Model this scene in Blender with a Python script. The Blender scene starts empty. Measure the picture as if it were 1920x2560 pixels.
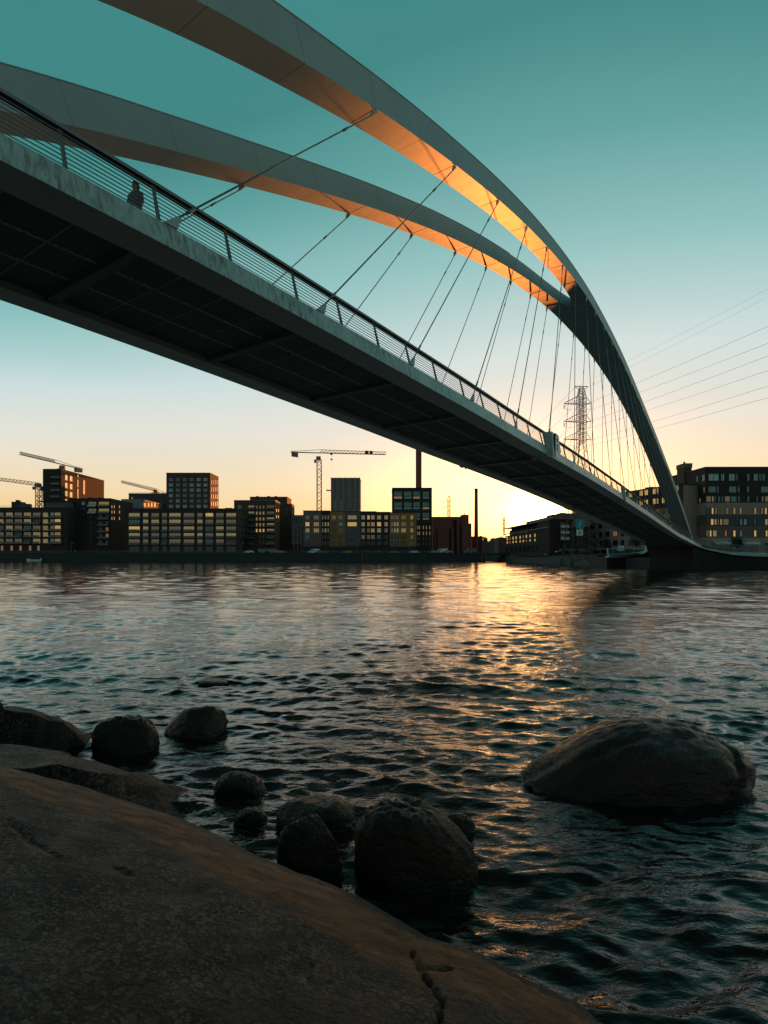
import bpy, math, random
import numpy as np
from mathutils import Vector
sc = bpy.context.scene
col = sc.collection
rnd = random.Random(7)
# ------------------------------------------------------------------ camera
CAMH = 2.1; FX = 1400.0; HY = 1392.0; CX = 960.0
cam = bpy.data.cameras.new('camera'); camo = bpy.data.objects.new('camera', cam); col.objects.link(camo)
camo.location = (0, 0, CAMH); camo.rotation_euler = (math.radians(90), 0, 0)
cam.sensor_width = 36; cam.lens = 36 * FX / 2560; cam.shift_y = (HY - 1280) / 2560
cam.clip_start = 0.05; cam.clip_end = 6000
sc.camera = camo
sc.view_settings.view_transform = 'Standard'; sc.view_settings.look = 'None'
sc.view_settings.exposure = 0.0; sc.view_settings.gamma = 1.0; sc.view_settings.use_curve_mapping = False
SUN_AZ = math.radians(15.3); SUN_EL = math.radians(0.55)
gd = Vector((math.sin(SUN_AZ) * math.cos(.068), math.cos(SUN_AZ) * math.cos(.068), math.sin(.068)))
sd = Vector((math.sin(SUN_AZ) * math.cos(SUN_EL), math.cos(SUN_AZ) * math.cos(SUN_EL), math.sin(SUN_EL)))
def lin(c):
    return tuple(((x / 255) / 12.92 if x / 255 <= .04045 else ((x / 255 + .055) / 1.055) ** 2.4) for x in c) + (1.0,)
# ------------------------------------------------------------------ sky
w = bpy.data.worlds.new('World'); sc.world = w; w.use_nodes = True
nt = w.node_tree; nt.nodes.clear(); N = nt.nodes.new; L = nt.links.new
def nmath(nt, op, a, b=None, clamp=False):
    n = nt.nodes.new('ShaderNodeMath'); n.operation = op; n.use_clamp = clamp
    for i, v in enumerate((a, b)):
        if v is None: continue
        if isinstance(v, (int, float)): n.inputs[i].default_value = v
        else: nt.links.new(v, n.inputs[i])
    return n.outputs[0]
def nmix(nt, blend, fac, a, b):
    n = nt.nodes.new('ShaderNodeMix'); n.data_type = 'RGBA'; n.blend_type = blend; n.clamp_result = False; n.clamp_factor = True
    for i, v in ((0, fac), (6, a), (7, b)):
        if isinstance(v, (int, float)): n.inputs[i].default_value = v
        elif isinstance(v, tuple): n.inputs[i].default_value = v
        else: nt.links.new(v, n.inputs[i])
    return n.outputs[2]
def nramp(nt, fac, stops, interp='LINEAR'):
    n = nt.nodes.new('ShaderNodeValToRGB'); r = n.color_ramp; r.interpolation = interp
    while len(r.elements) > 1: r.elements.remove(r.elements[-1])
    r.elements[0].position = stops[0][0]; r.elements[0].color = stops[0][1]
    for p, c in stops[1:]:
        e = r.elements.new(p); e.color = c
    nt.links.new(fac, n.inputs[0]); return n.outputs[0]
geo = N('ShaderNodeNewGeometry')   # incoming points back to the viewer; use texcoord generated for direction
tc = N('ShaderNodeTexCoord')
sep = N('ShaderNodeSeparateXYZ'); L(tc.outputs['Generated'], sep.inputs[0])
# the teal comes lower down away from the sunset
hx = nmath(nt, 'SQRT', nmath(nt, 'ADD', nmath(nt, 'POWER', nmath(nt, 'ABSOLUTE', sep.outputs[0]), 2.0), nmath(nt, 'ADD', nmath(nt, 'POWER', nmath(nt, 'ABSOLUTE', sep.outputs[1]), 2.0), .02)))
cosd = nmath(nt, 'DIVIDE', nmath(nt, 'ADD', nmath(nt, 'MULTIPLY', sep.outputs[0], math.sin(SUN_AZ)), nmath(nt, 'MULTIPLY', sep.outputs[1], math.cos(SUN_AZ))), hx)
kk_ = nmath(nt, 'MULTIPLY', nmath(nt, 'SUBTRACT', 1.0, cosd), nmath(nt, 'MULTIPLY', nmath(nt, 'DIVIDE', sep.outputs[2], .30, True), 1.15))
zeff = nmath(nt, 'MULTIPLY', sep.outputs[2], nmath(nt, 'ADD', 1.0, kk_), True)
zeff = nmath(nt, 'MINIMUM', zeff, nmath(nt, 'MAXIMUM', sep.outputs[2], .70))
ramp = nramp(nt, zeff, [
    (0.0, lin((244, 192, 118))), (0.035, lin((249, 205, 134))), (0.09, lin((248, 216, 164))), (0.14, lin((245, 226, 190))), (0.22, lin((234, 230, 217))),
    (0.33, lin((206, 225, 225))), (0.47, lin((144, 197, 197))), (0.60, lin((94, 164, 162))), (0.72, lin((58, 132, 131))), (0.82, lin((50, 94, 95))), (1.0, lin((34, 50, 52)))])
# azimuth: dimmer, bluer away from the sunset
hyp = nmath(nt, 'SQRT', nmath(nt, 'ADD', nmath(nt, 'POWER', sep.outputs[0], 2.0), nmath(nt, 'ADD', nmath(nt, 'POWER', sep.outputs[1], 2.0), .02)))
cy = nmath(nt, 'DIVIDE', sep.outputs[1], hyp)
front = nmath(nt, 'ADD', nmath(nt, 'MULTIPLY', cy, 0.5), 0.5)
back = nramp(nt, sep.outputs[2], [(0.0, lin((146, 142, 138))), (0.2, lin((122, 150, 146))), (0.5, lin((72, 126, 126))), (0.8, lin((48, 82, 84))), (1.0, lin((30, 52, 55)))])
azf = nramp(nt, front, [(0.0, (0, 0, 0, 1)), (0.40, (.06, .06, .06, 1)), (0.86, (1, 1, 1, 1)), (1, (1, 1, 1, 1))], 'EASE')
skyc = nmix(nt, 'MIX', azf, back, ramp)
mpw = N('ShaderNodeMapping'); mpw.inputs['Scale'].default_value = (1.2, 1.2, 7); L(tc.outputs['Generated'], mpw.inputs[0])      # faint high veils
nzw = N('ShaderNodeTexNoise'); nzw.inputs['Scale'].default_value = 1.6; nzw.inputs['Detail'].default_value = 5; L(mpw.outputs[0], nzw.inputs['Vector'])
skyc = nmix(nt, 'MULTIPLY', 1.0, skyc, nramp(nt, nzw.outputs[0], [(.3, (.965, .975, .975, 1)), (.7, (1.035, 1.02, 1.015, 1))]))
dot = N('ShaderNodeVectorMath'); dot.operation = 'DOT_PRODUCT'; L(tc.outputs['Generated'], dot.inputs[0]); dot.inputs[1].default_value = gd
dp = nmath(nt, 'MAXIMUM', dot.outputs['Value'], 0.0)
for power, c in ((1800.0, (9.0, 4.6, 1.5, 1)), (500.0, (2.0, .95, .25, 1)), (60.0, (.40, .17, .02, 1)), (10.0, (.10, .03, -.02, 1))):
    g = nmath(nt, 'POWER', dp, power)
    skyc = nmix(nt, 'ADD', g, skyc, c)
lat = N('ShaderNodeVectorMath'); lat.operation = 'DOT_PRODUCT'; L(tc.outputs['Generated'], lat.inputs[0]); lat.inputs[1].default_value = (math.cos(SUN_AZ - .05), -math.sin(SUN_AZ - .05), 0)
q1 = nmath(nt, 'POWER', nmath(nt, 'ABSOLUTE', nmath(nt, 'DIVIDE', lat.outputs['Value'], .20)), 2.0)      # low band of glow spreading along the horizon
q2 = nmath(nt, 'POWER', nmath(nt, 'ABSOLUTE', nmath(nt, 'DIVIDE', nmath(nt, 'SUBTRACT', sep.outputs[2], .085), .085)), 2.0)
bandg = nmath(nt, 'MULTIPLY', nmath(nt, 'POWER', 2.718, nmath(nt, 'MULTIPLY', nmath(nt, 'ADD', q1, q2), -1.0)), nmath(nt, 'GREATER_THAN', sep.outputs[1], 0.0))
skyc = nmix(nt, 'ADD', bandg, skyc, (2.7, 1.12, .34, 1))
nish = N('ShaderNodeTexSky'); nish.sky_type = 'NISHITA'; nish.sun_disc = False
nish.sun_elevation = SUN_EL; nish.sun_rotation = SUN_AZ; nish.dust_density = 2.0
scl = N('ShaderNodeVectorMath'); scl.operation = 'SCALE'; L(nish.outputs[0], scl.inputs[0]); scl.inputs[3].default_value = 0.06
bg1 = N('ShaderNodeBackground'); L(skyc, bg1.inputs[0]); bg1.inputs[1].default_value = 1.03
bg2 = N('ShaderNodeBackground'); L(nish.outputs[0], bg2.inputs[0]); bg2.inputs[1].default_value = 0.05
mx = N('ShaderNodeMixShader'); mx.inputs[0].default_value = 0.06; L(bg1.outputs[0], mx.inputs[1]); L(bg2.outputs[0], mx.inputs[2])
out = N('ShaderNodeOutputWorld'); L(mx.outputs[0], out.inputs[0])
sun = bpy.data.lights.new('sun', 'SUN'); sun.energy = 4.2; sun.angle = math.radians(0.53); sun.color = (1.0, .27, .05)
suno = bpy.data.objects.new('sun', sun); col.objects.link(suno)
suno.rotation_euler = sd.to_track_quat('Z', 'Y').to_euler()
sc.cycles.max_bounces = 6; sc.cycles.diffuse_bounces = 3; sc.cycles.glossy_bounces = 3; sc.cycles.transmission_bounces = 3
sc.cycles.caustics_reflective = True; sc.cycles.caustics_refractive = False
sc.cycles.sample_clamp_indirect = 4.0
sc.render.film_transparent = False

# ------------------------------------------------------------------ materials
def mat(name, base, rough=.6, metal=0.0, noise=None, bump=None, spec=.5, emit=None, coat=0.0):
    """noise=(scale, color2, stretch(x,y,z), contrast) ; bump=(scale, strength, distance)"""
    m = bpy.data.materials.new(name); m.use_nodes = True; t = m.node_tree; p = t.nodes['Principled BSDF']
    b4 = tuple(base) + (1,)
    p.inputs['Base Color'].default_value = b4; p.inputs['Roughness'].default_value = rough
    p.inputs['Metallic'].default_value = metal; p.inputs['Specular IOR Level'].default_value = spec
    if emit: p.inputs['Emission Color'].default_value = tuple(emit[0]) + (1,); p.inputs['Emission Strength'].default_value = emit[1]
    co = t.nodes.new('ShaderNodeTexCoord')
    if noise:
        mp = t.nodes.new('ShaderNodeMapping'); mp.inputs['Scale'].default_value = noise[2]; t.links.new(co.outputs['Object'], mp.inputs[0])
        n = t.nodes.new('ShaderNodeTexNoise'); n.inputs['Scale'].default_value = noise[0]; n.inputs['Detail'].default_value = 6; n.inputs['Roughness'].default_value = .62
        t.links.new(mp.outputs[0], n.inputs['Vector'])
        lo, hi = .5 - .5 * noise[3], .5 + .5 * noise[3]
        c = nramp(t, n.outputs[0], [(max(lo, 0), b4), (min(hi, 1), tuple(noise[1]) + (1,))])
        t.links.new(c, p.inputs['Base Color'])
    if bump:
        n2 = t.nodes.new('ShaderNodeTexNoise'); n2.inputs['Scale'].default_value = bump[0]; n2.inputs['Detail'].default_value = 8
        t.links.new(co.outputs['Object'], n2.inputs['Vector'])
        bp = t.nodes.new('ShaderNodeBump'); bp.inputs['Strength'].default_value = bump[1]; bp.inputs['Distance'].default_value = bump[2]
        t.links.new(n2.outputs[0], bp.inputs['Height']); t.links.new(bp.outputs[0], p.inputs['Normal'])
    return m
M = {}
M['steel'] = mat('white_painted_steel', (.42, .49, .48), .50, noise=(.7, (.50, .58, .57), (1, 1, 1), .6), bump=(.8, .07, .25), spec=.30)
M['seam_steel'] = mat('weathered_weld_paint', (.33, .385, .375), .5, spec=.3)
def fascia_mat():
    m = bpy.data.materials.new('streaked_white_steel'); m.use_nodes = True; t = m.node_tree; p = t.nodes['Principled BSDF']
    p.inputs['Roughness'].default_value = .42
    co = t.nodes.new('ShaderNodeTexCoord'); mp = t.nodes.new('ShaderNodeMapping'); mp.inputs['Scale'].default_value = (5.5, 5.5, .35)
    t.links.new(co.outputs['Object'], mp.inputs[0])
    n = t.nodes.new('ShaderNodeTexNoise'); n.inputs['Scale'].default_value = 1.5; n.inputs['Detail'].default_value = 7; n.inputs['Roughness'].default_value = .7
    t.links.new(mp.outputs[0], n.inputs['Vector'])
    n2 = t.nodes.new('ShaderNodeTexNoise'); n2.inputs['Scale'].default_value = .5; n2.inputs['Detail'].default_value = 3
    t.links.new(co.outputs['Object'], n2.inputs['Vector'])
    f = nmath(t, 'MULTIPLY', nramp(t, n.outputs[0], [(.42, (0, 0, 0, 1)), (.62, (1, 1, 1, 1))]), nramp(t, n2.outputs[0], [(.34, (.15, .15, .15, 1)), (.58, (1, 1, 1, 1))]))
    c = nmix(t, 'MIX', f, (.48, .63, .60, 1), (.22, .20, .17, 1))
    t.links.new(c, p.inputs['Base Color']); return m
M['fascia'] = fascia_mat()
M['flange'] = mat('grimy_grey_steel', (.60, .47, .43), .55, noise=(.8, (.70, .56, .52), (1, 1, 1), .5))
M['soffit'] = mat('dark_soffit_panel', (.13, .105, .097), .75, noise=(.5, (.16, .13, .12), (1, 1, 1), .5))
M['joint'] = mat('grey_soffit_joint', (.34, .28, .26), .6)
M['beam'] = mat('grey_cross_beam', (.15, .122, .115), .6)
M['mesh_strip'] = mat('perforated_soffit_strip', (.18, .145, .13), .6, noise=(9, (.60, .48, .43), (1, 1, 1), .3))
M['railing'] = mat('grey_painted_railing', (.24, .28, .28), .45)
M['wood'] = mat('dark_hardwood_handrail', (.035, .028, .024), .6, noise=(4, (.06, .045, .035), (1, 1, 1), .4))
M['deck'] = mat('asphalt_deck', (.05, .05, .05), .85)
M['cable'] = mat('steel_hanger_rod', (.22, .24, .24), .35, metal=.3)
M['concrete'] = mat('dark_concrete', (.085, .078, .072), .85, noise=(.6, (.13, .12, .11), (1, 1, 1), .6), bump=(6, .2, .02))
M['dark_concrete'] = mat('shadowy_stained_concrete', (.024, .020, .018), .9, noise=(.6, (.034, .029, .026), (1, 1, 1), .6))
M['quay'] = mat('tarred_sheet_piling', (.026, .030, .032), .8, noise=(.35, (.05, .05, .052), (1, 1, 3), .5))
M['land'] = mat('paved_ground', (.05, .05, .048), .9, noise=(.2, (.075, .072, .068), (1, 1, 1), .5))
def brick(name, a, b=None, sc_=1.2):
    b = b or tuple(x * .7 for x in a)
    return mat(name, a, .85, noise=(sc_, b, (1, 1, .8), .7))
M['brick_dark'] = brick('dark_brown_brick', (.075, .045, .038))
M['brick_red'] = brick('red_brick', (.055, .020, .015))
M['brick_brown'] = brick('brown_brick', (.15, .075, .058))
M['brick_black'] = brick('black_brick', (.055, .040, .038))
M['grey_render'] = brick('blue_grey_render', (.16, .15, .165))
M['pale_render'] = brick('pale_grey_render', (.30, .33, .34))
M['beige'] = brick('beige_brick', (.50, .33, .28))
M['beige_dark'] = brick('taupe_brick', (.25, .165, .15))
M['slate'] = brick('slate_grey_brick', (.14, .12, .125))
M['ochre'] = brick('ochre_brick', (.50, .23, .055))
M['white_grid'] = mat('white_concrete_grid', (.42, .38, .34), .7)
M['conc_wall'] = brick('grey_concrete_panel', (.36, .335, .335))
M['plant_brick'] = brick('rust_brown_brick', (.30, .10, .065), sc_=.4)
M['roof'] = mat('dark_roof_sheet', (.03, .03, .032), .7)
M['roof_light'] = mat('pale_roof_edge', (.25, .25, .24), .6)
M['frame'] = mat('dark_window_frame', (.03, .03, .032), .5)
M['frame_white'] = mat('white_window_frame', (.45, .45, .43), .5)
def glass(name, base, rough=.12, emit=None, spec=.8):
    return mat(name, base, rough, spec=spec, emit=emit, noise=(.5, tuple(x * 1.6 for x in base), (1, 1, 1), .5))
M['g_dark'] = glass('dark_window_glass', (.015, .018, .02))
M['g_teal'] = glass('teal_sky_reflection_glass', (.13, .24, .23), .25)  # teal sky reflection put into the pane colour
M['g_pale'] = glass('pale_sky_reflection_glass', (.34, .48, .45), .3)  # brighter sky reflection, likewise put into the pane colour
M['g_yellow'] = glass('sunset_glow_glass_yellow', (.2, .16, .06), .3, emit=((1.0, .68, .28), .17))  # emission stands in for sunset light showing through the panes, no lamps inside
M['g_olive'] = glass('sunset_glow_glass_dim', (.16, .14, .07), .3, emit=((.85, .60, .38), .075))  # dimmer sunset glow, put in as emission
M['g_orange'] = glass('sunset_glow_glass_orange', (.2, .1, .05), .3, emit=((1.0, .45, .16), .17))  # orange sunset reflection painted in as glow
M['g_gold'] = glass('sunset_glow_glass_bright', (.2, .16, .06), .3, emit=((1.0, .60, .18), .48))  # strongest sunset glow, put into the pane as emission
M['g_green'] = glass('green_tinted_glass', (.10, .22, .17), .2)
M['balustrade'] = mat('frosted_balcony_glass', (.16, .17, .155), .3)
M['balc_white'] = mat('pale_balcony_rail', (.55, .60, .58), .4)
M['white_paint'] = mat('white_vehicle_paint', (.80, .84, .83), .25)
M['crane_yellow'] = mat('yellow_crane_steel', (.22, .13, .03), .5)
M['crane_grey'] = mat('grey_crane_steel', (.22, .19, .16), .5)
M['pylon'] = mat('galvanised_lattice_steel', (.08, .08, .08), .5, metal=.3)
M['rubber'] = mat('black_rubber', (.012, .012, .012), .8)
M['teal_sign'] = mat('teal_sign_face', (.01, .30, .34), .4)
M['white_sign'] = mat('white_sign_face', (.78, .86, .84), .45)
M['ink'] = mat('black_sign_lettering', (.01, .01, .01), .5)
M['yellow_paint'] = mat('yellow_paint', (.50, .30, .02), .5)
M['red_paint'] = mat('dark_red_paint', (.16, .015, .012), .6)
M['awning'] = mat('striped_awning_cloth', (.55, .72, .70), .7)
M['bark'] = mat('dark_bark', (.03, .022, .018), .9)
M['leaf'] = mat('dark_green_leaves', (.022, .035, .018), .7, noise=(2, (.05, .06, .02), (1, 1, 1), .6))
M['skin'] = mat('skin', (.32, .18, .12), .5)
M['coat'] = mat('dark_coat_cloth', (.12, .11, .12), .85)
M['trouser'] = mat('dark_trousers', (.02, .022, .03), .85)
M['hair'] = mat('brown_hair', (.03, .018, .01), .6)
M['teal_cloth'] = mat('pale_teal_shirt', (.25, .42, .42), .8)

# ------------------------------------------------------------------ mesh helpers
class MB:
    def __init__(s): s.v = []; s.f = []; s.m = []; s.sm = []
    def face(s, pts, mi=0, smooth=False):
        b = len(s.v); s.v += [tuple(p) for p in pts]; s.f.append(tuple(range(b, b + len(pts)))); s.m.append(mi); s.sm.append(smooth)
    def box8(s, p, mi=0):            # p: 4 bottom (ccw) then 4 top
        b = len(s.v); s.v += [tuple(q) for q in p]
        for f in ((0, 3, 2, 1), (4, 5, 6, 7), (0, 1, 5, 4), (1, 2, 6, 5), (2, 3, 7, 6), (3, 0, 4, 7)):
            s.f.append(tuple(b + i for i in f)); s.m.append(mi); s.sm.append(False)
    def box(s, x0, x1, y0, y1, z0, z1, mi=0):
        s.box8([(x0, y0, z0), (x1, y0, z0), (x1, y1, z0), (x0, y1, z0), (x0, y0, z1), (x1, y0, z1), (x1, y1, z1), (x0, y1, z1)], mi)
    def bar(s, a, b, r, mi=0, n=4, r2=None):
        a = Vector(a); b = Vector(b); d = b - a
        if d.length < 1e-6: return
        q = d.to_track_quat('Z', 'Y'); r2 = r if r2 is None else r2; base = len(s.v)
        for (p, rr) in ((a, r), (b, r2)):
            for k in range(n):
                t = 2 * math.pi * (k + .5) / n; s.v.append(tuple(p + q @ Vector((rr * math.cos(t), rr * math.sin(t), 0))))
        for k in range(n):
            s.f.append((base + k, base + (k + 1) % n, base + n + (k + 1) % n, base + n + k)); s.m.append(mi); s.sm.append(n > 5)
        s.f.append(tuple(base + n - 1 - k for k in range(n))); s.m.append(mi); s.sm.append(False)
        s.f.append(tuple(base + n + k for k in range(n))); s.m.append(mi); s.sm.append(False)
    def path(s, pts, r, mi=0, n=4):
        for a, b in zip(pts[:-1], pts[1:]): s.bar(a, b, r, mi, n)
    def loft(s, secs, mi=0, closed=True, caps=True, smooth=True):
        k = len(secs[0]); rng = range(k if closed else k - 1)
        for j in rng:                 # each side its own strip: crisp corners, smooth length
            b = len(s.v)
            for sec in secs: s.v.append(tuple(sec[j])); s.v.append(tuple(sec[(j + 1) % k]))
            m = mi[j] if isinstance(mi, (list, tuple)) else mi
            for i in range(len(secs) - 1):
                s.f.append((b + 2 * i, b + 2 * i + 1, b + 2 * i + 3, b + 2 * i + 2)); s.m.append(m); s.sm.append(smooth)
        if caps and closed:
            m = mi[0] if isinstance(mi, (list, tuple)) else mi
            s.face(list(reversed(secs[0])), m); s.face(secs[-1], m)
    def rings(s, rings, mi=0, caps=True):   # shared-vertex smooth tube of rings
        b = len(s.v); n = len(rings[0])
        for r in rings: s.v += [tuple(p) for p in r]
        for i in range(len(rings) - 1):
            for k in range(n):
                s.f.append((b + i * n + k, b + i * n + (k + 1) % n, b + (i + 1) * n + (k + 1) % n, b + (i + 1) * n + k)); s.m.append(mi); s.sm.append(True)
        if caps:
            s.f.append(tuple(b + n - 1 - k for k in range(n))); s.m.append(mi); s.sm.append(True)
            e = b + (len(rings) - 1) * n; s.f.append(tuple(e + k for k in range(n))); s.m.append(mi); s.sm.append(True)
    def build(s, name, mats, parent=None, origin=None):
        if not isinstance(mats, (list, tuple)): mats = [mats]
        mats = [M[m] if isinstance(m, str) else m for m in mats]
        v = np.array(s.v, dtype=float)
        if parent is not None: o0 = np.array(wloc(parent))
        elif origin is not None: o0 = np.array(origin, dtype=float)
        else: o0 = np.array([(v[:, 0].min() + v[:, 0].max()) / 2, (v[:, 1].min() + v[:, 1].max()) / 2, v[:, 2].min()])
        me = bpy.data.meshes.new(name); me.from_pydata((v - o0).tolist(), [], s.f)
        for m in mats: me.materials.append(m)
        me.polygons.foreach_set('material_index', s.m); me.polygons.foreach_set('use_smooth', s.sm); me.update()
        o = bpy.data.objects.new(name, me); col.objects.link(o)
        if parent is not None: o.parent = parent
        else: o.location = tuple(o0)
        return o
def wloc(o):
    l = Vector((0, 0, 0))
    while o is not None: l += o.location; o = o.parent
    return l
def tag(o, label, cat, group=None, kind=None):
    if label: o['label'] = label
    if cat: o['category'] = cat
    if group: o['group'] = group
    if kind: o['kind'] = kind
    return o
def thing(name, loc, label, cat, group=None):
    o = bpy.data.objects.new(name, None); o.location = loc; o.empty_display_size = .3; col.objects.link(o)
    return tag(o, label, cat, group)
def struct(o): o['kind'] = 'structure'; return o
def copy_tree(o, parent=None):
    c = o.copy(); col.objects.link(c); c.parent = parent
    for ch in list(o.children): copy_tree(ch, c)
    return c
def W(px, py, Y):       # a point of the place at depth Y along the sight line through source pixel (px, py)
    return Vector(((px - CX) / FX * Y, Y, CAMH + (HY - py) / FX * Y))
def XW(px, Y): return (px - CX) / FX * Y
def ZW(py, Y): return CAMH + (HY - py) / FX * Y

# ------------------------------------------------------------------ water
def grid_mesh(name, V, nu, nv, mats, smooth=True):
    me = bpy.data.meshes.new(name); me.vertices.add(nu * nv); me.vertices.foreach_set('co', V.reshape(-1).astype(np.float32))
    i = np.arange((nu - 1) * (nv - 1)); a = (i // (nu - 1)) * nu + i % (nu - 1)
    q = np.stack([a, a + 1, a + nu + 1, a + nu], 1).astype(np.int32)
    me.loops.add(q.size); me.loops.foreach_set('vertex_index', q.reshape(-1))
    me.polygons.add(len(q)); me.polygons.foreach_set('loop_start', np.arange(0, q.size, 4, dtype=np.int32))
    me.polygons.foreach_set('loop_total', np.full(len(q), 4, dtype=np.int32))
    me.update(calc_edges=True); me.polygons.foreach_set('use_smooth', np.full(len(q), smooth, dtype=bool))
    for m in mats: me.materials.append(m)
    o = bpy.data.objects.new(name, me); col.objects.link(o); return o
WAVES = ((.9, .036, (.8, 1.5, 1)), (3.2, .028, (.7, 1.7, 1)), (9.5, .0125, (.7, 1.6, 1)), (22.0, .0034, (.8, 1.3, 1)))
def water_mat():
    m = bpy.data.materials.new('sea_water'); m.use_nodes = True; t = m.node_tree; p = t.nodes['Principled BSDF']
    p.inputs['Base Color'].default_value = (.0150, .0095, .0070, 1); p.inputs['Roughness'].default_value = .06; p.inputs['IOR'].default_value = 1.62
    p.inputs['Specular IOR Level'].default_value = .5
    co = t.nodes.new('ShaderNodeTexCoord'); hs = []
    for scale, amp, st in WAVES:
        mp = t.nodes.new('ShaderNodeMapping'); mp.inputs['Scale'].default_value = st; mp.inputs['Rotation'].default_value = (0, 0, .25 * math.sin(scale * 7)); t.links.new(co.outputs['Object'], mp.inputs[0])
        n = t.nodes.new('ShaderNodeTexNoise'); n.inputs['Scale'].default_value = scale; n.inputs['Detail'].default_value = 3; n.inputs['Roughness'].default_value = .55; n.inputs['Distortion'].default_value = .6
        t.links.new(mp.outputs[0], n.inputs['Vector']); hs.append(nmath(t, 'MULTIPLY', n.outputs[0], amp))
    def pnoise(scale, st, lo, hi, a, b):
        n = t.nodes.new('ShaderNodeTexNoise'); n.inputs['Scale'].default_value = scale; n.inputs['Detail'].default_value = 4
        mp = t.nodes.new('ShaderNodeMapping'); mp.inputs['Scale'].default_value = st; t.links.new(co.outputs['Object'], mp.inputs[0]); t.links.new(mp.outputs[0], n.inputs['Vector'])
        return nramp(t, n.outputs[0], [(lo, (a, a, a, 1)), (hi, (b, b, b, 1))])
    patch = nmath(t, 'MULTIPLY', pnoise(.09, (.5, 1.6, 1), .35, .65, .6, 1.15), pnoise(.8, (.8, .25, 1), .35, .65, .45, 1.35))
    # choppy where it breaks round the shore rocks, calmer in the open channel
    sp = t.nodes.new('ShaderNodeSeparateXYZ'); t.links.new(co.outputs['Object'], sp.inputs[0])
    off = nmath(t, 'DIVIDE', sp.outputs[1], 80.0, True)
    t.links.new(nramp(t, off, [(.05, (.04,) * 3 + (1,)), (.5, (.07,) * 3 + (1,)), (1.0, (.10,) * 3 + (1,))]), p.inputs['Roughness'])
    chop = nramp(t, off, [(.03, (1, 1, 1, 1)), (.14, (1, 1, 1, 1)), (.45, (.36, .36, .36, 1)), (1.0, (.14, .14, .14, 1))])
    t.links.new(nmath(t, 'ADD', nmath(t, 'MULTIPLY', nramp(t, off, [(.04, (0, 0, 0, 1)), (.4, (1, 1, 1, 1))]), 1.15), 1.38), p.inputs['IOR'])
    h = hs[0]
    for x in hs[1:]: h = nmath(t, 'ADD', h, x)
    h = nmath(t, 'MULTIPLY', nmath(t, 'MULTIPLY', h, patch), chop)
    bp = t.nodes.new('ShaderNodeBump'); bp.inputs['Strength'].default_value = 1.0; bp.inputs['Distance'].default_value = 1.0
    t.links.new(h, bp.inputs['Height']); t.links.new(bp.outputs[0], p.inputs['Normal'])
    return m
M['water'] = water_mat()
def vnoise(x, y, seed=0):
    def h(a, b):
        n = (a * 374761393 + b * 668265263 + seed * 974634777) & 0x7fffffff
        n = ((n ^ (n >> 13)) * 1274126177) & 0x7fffffff
        return ((n ^ (n >> 16)) & 0xffff) / 65535.0
    xi = np.floor(x).astype(np.int64); yi = np.floor(y).astype(np.int64); xf = x - xi; yf = y - yi
    u = xf * xf * (3 - 2 * xf); v = yf * yf * (3 - 2 * yf)
    return (h(xi, yi) * (1 - u) + h(xi + 1, yi) * u) * (1 - v) + (h(xi, yi + 1) * (1 - u) + h(xi + 1, yi + 1) * u) * v
def fbm(x, y, o=5, seed=0):
    r = 0; a = .5
    for i in range(o): r = r + a * (vnoise(x * 2 ** i, y * 2 ** i, seed + i) - .5); a *= .5
    return r
def build_water():
    rs = np.random.RandomState(3)
    nu, nv = 720, 1150
    yy = 1.2 * np.exp(np.linspace(0, np.log(330 / 1.2), nv)); uu = np.linspace(-1, 1, nu)
    Yg, Ug = np.meshgrid(yy, uu, indexing='ij'); Xg = Ug * (Yg * 1.05 + 4.0)
    cell = np.maximum(np.gradient(Yg, axis=0), np.abs(np.gradient(Xg, axis=1)))
    Z = np.zeros_like(Yg); DX = np.zeros_like(Yg); DY = np.zeros_like(Yg)
    calm = .26 + .95 / (1 + (Yg / 15.0) ** 1.5)      # choppier where it breaks round the shore rocks
    amp_patch = calm * np.clip(.92 + 1.7 * fbm(Xg * .42 + 7, Yg * .75 + 3, 4, 91), .35, 1.6)
    for i in range(140):
        lam = .07 * (1.7 / .07) ** (rs.rand() ** 1.0); k = 2 * np.pi / lam
        th = np.radians(-97 + rs.randn() * 27); kx, ky = k * np.cos(th), k * np.sin(th)
        slope = .040 if lam < .2 else (.040 if lam < .5 else (.024 if lam < .9 else .011)); a = slope / k
        att = np.clip((lam / cell - 2.2) / 2.5, 0, 1) * amp_patch
        warp = .6 * np.sin(Xg * .5 + Yg * .37 + i)
        ph = kx * Xg + ky * Yg + rs.rand() * 6.283 + warp * 2
        Z += a * att * np.cos(ph); DX -= .75 * a * att * np.cos(th) * np.sin(ph); DY -= .75 * a * att * np.sin(th) * np.sin(ph)
    far_att = np.clip((Yg - 7) / 28, 0, 1)
    for i in range(70):          # longer wind waves of the open channel
        lam = .9 * (4.5 / .9) ** rs.rand(); k = 2 * np.pi / lam; th = np.radians(-95 + rs.randn() * 30); kx, ky = k * np.cos(th), k * np.sin(th)
        a = .0085 / k; att = np.clip((lam / cell - 1.6) / 1.5, 0, 1) * far_att
        ph = kx * Xg + ky * Yg + rs.rand() * 6.283 + .8 * np.sin(Xg * .06 + Yg * .05 + i)
        Z += a * att * np.cos(ph); DX -= .6 * a * att * np.cos(th) * np.sin(ph); DY -= .6 * a * att * np.sin(th) * np.sin(ph)
    V = np.stack([Xg + DX, Yg + DY, Z], -1)
    o = grid_mesh('water', V, nu, nv, [M['water']]); struct(o)
    b = MB(); S = 4000
    b.face([(-S, -600, -.45), (S, -600, -.45), (S, S, -.45), (-S, S, -.45)]); struct(b.build('sea', 'water', origin=(0, 0, -.45)))
build_water()

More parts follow.
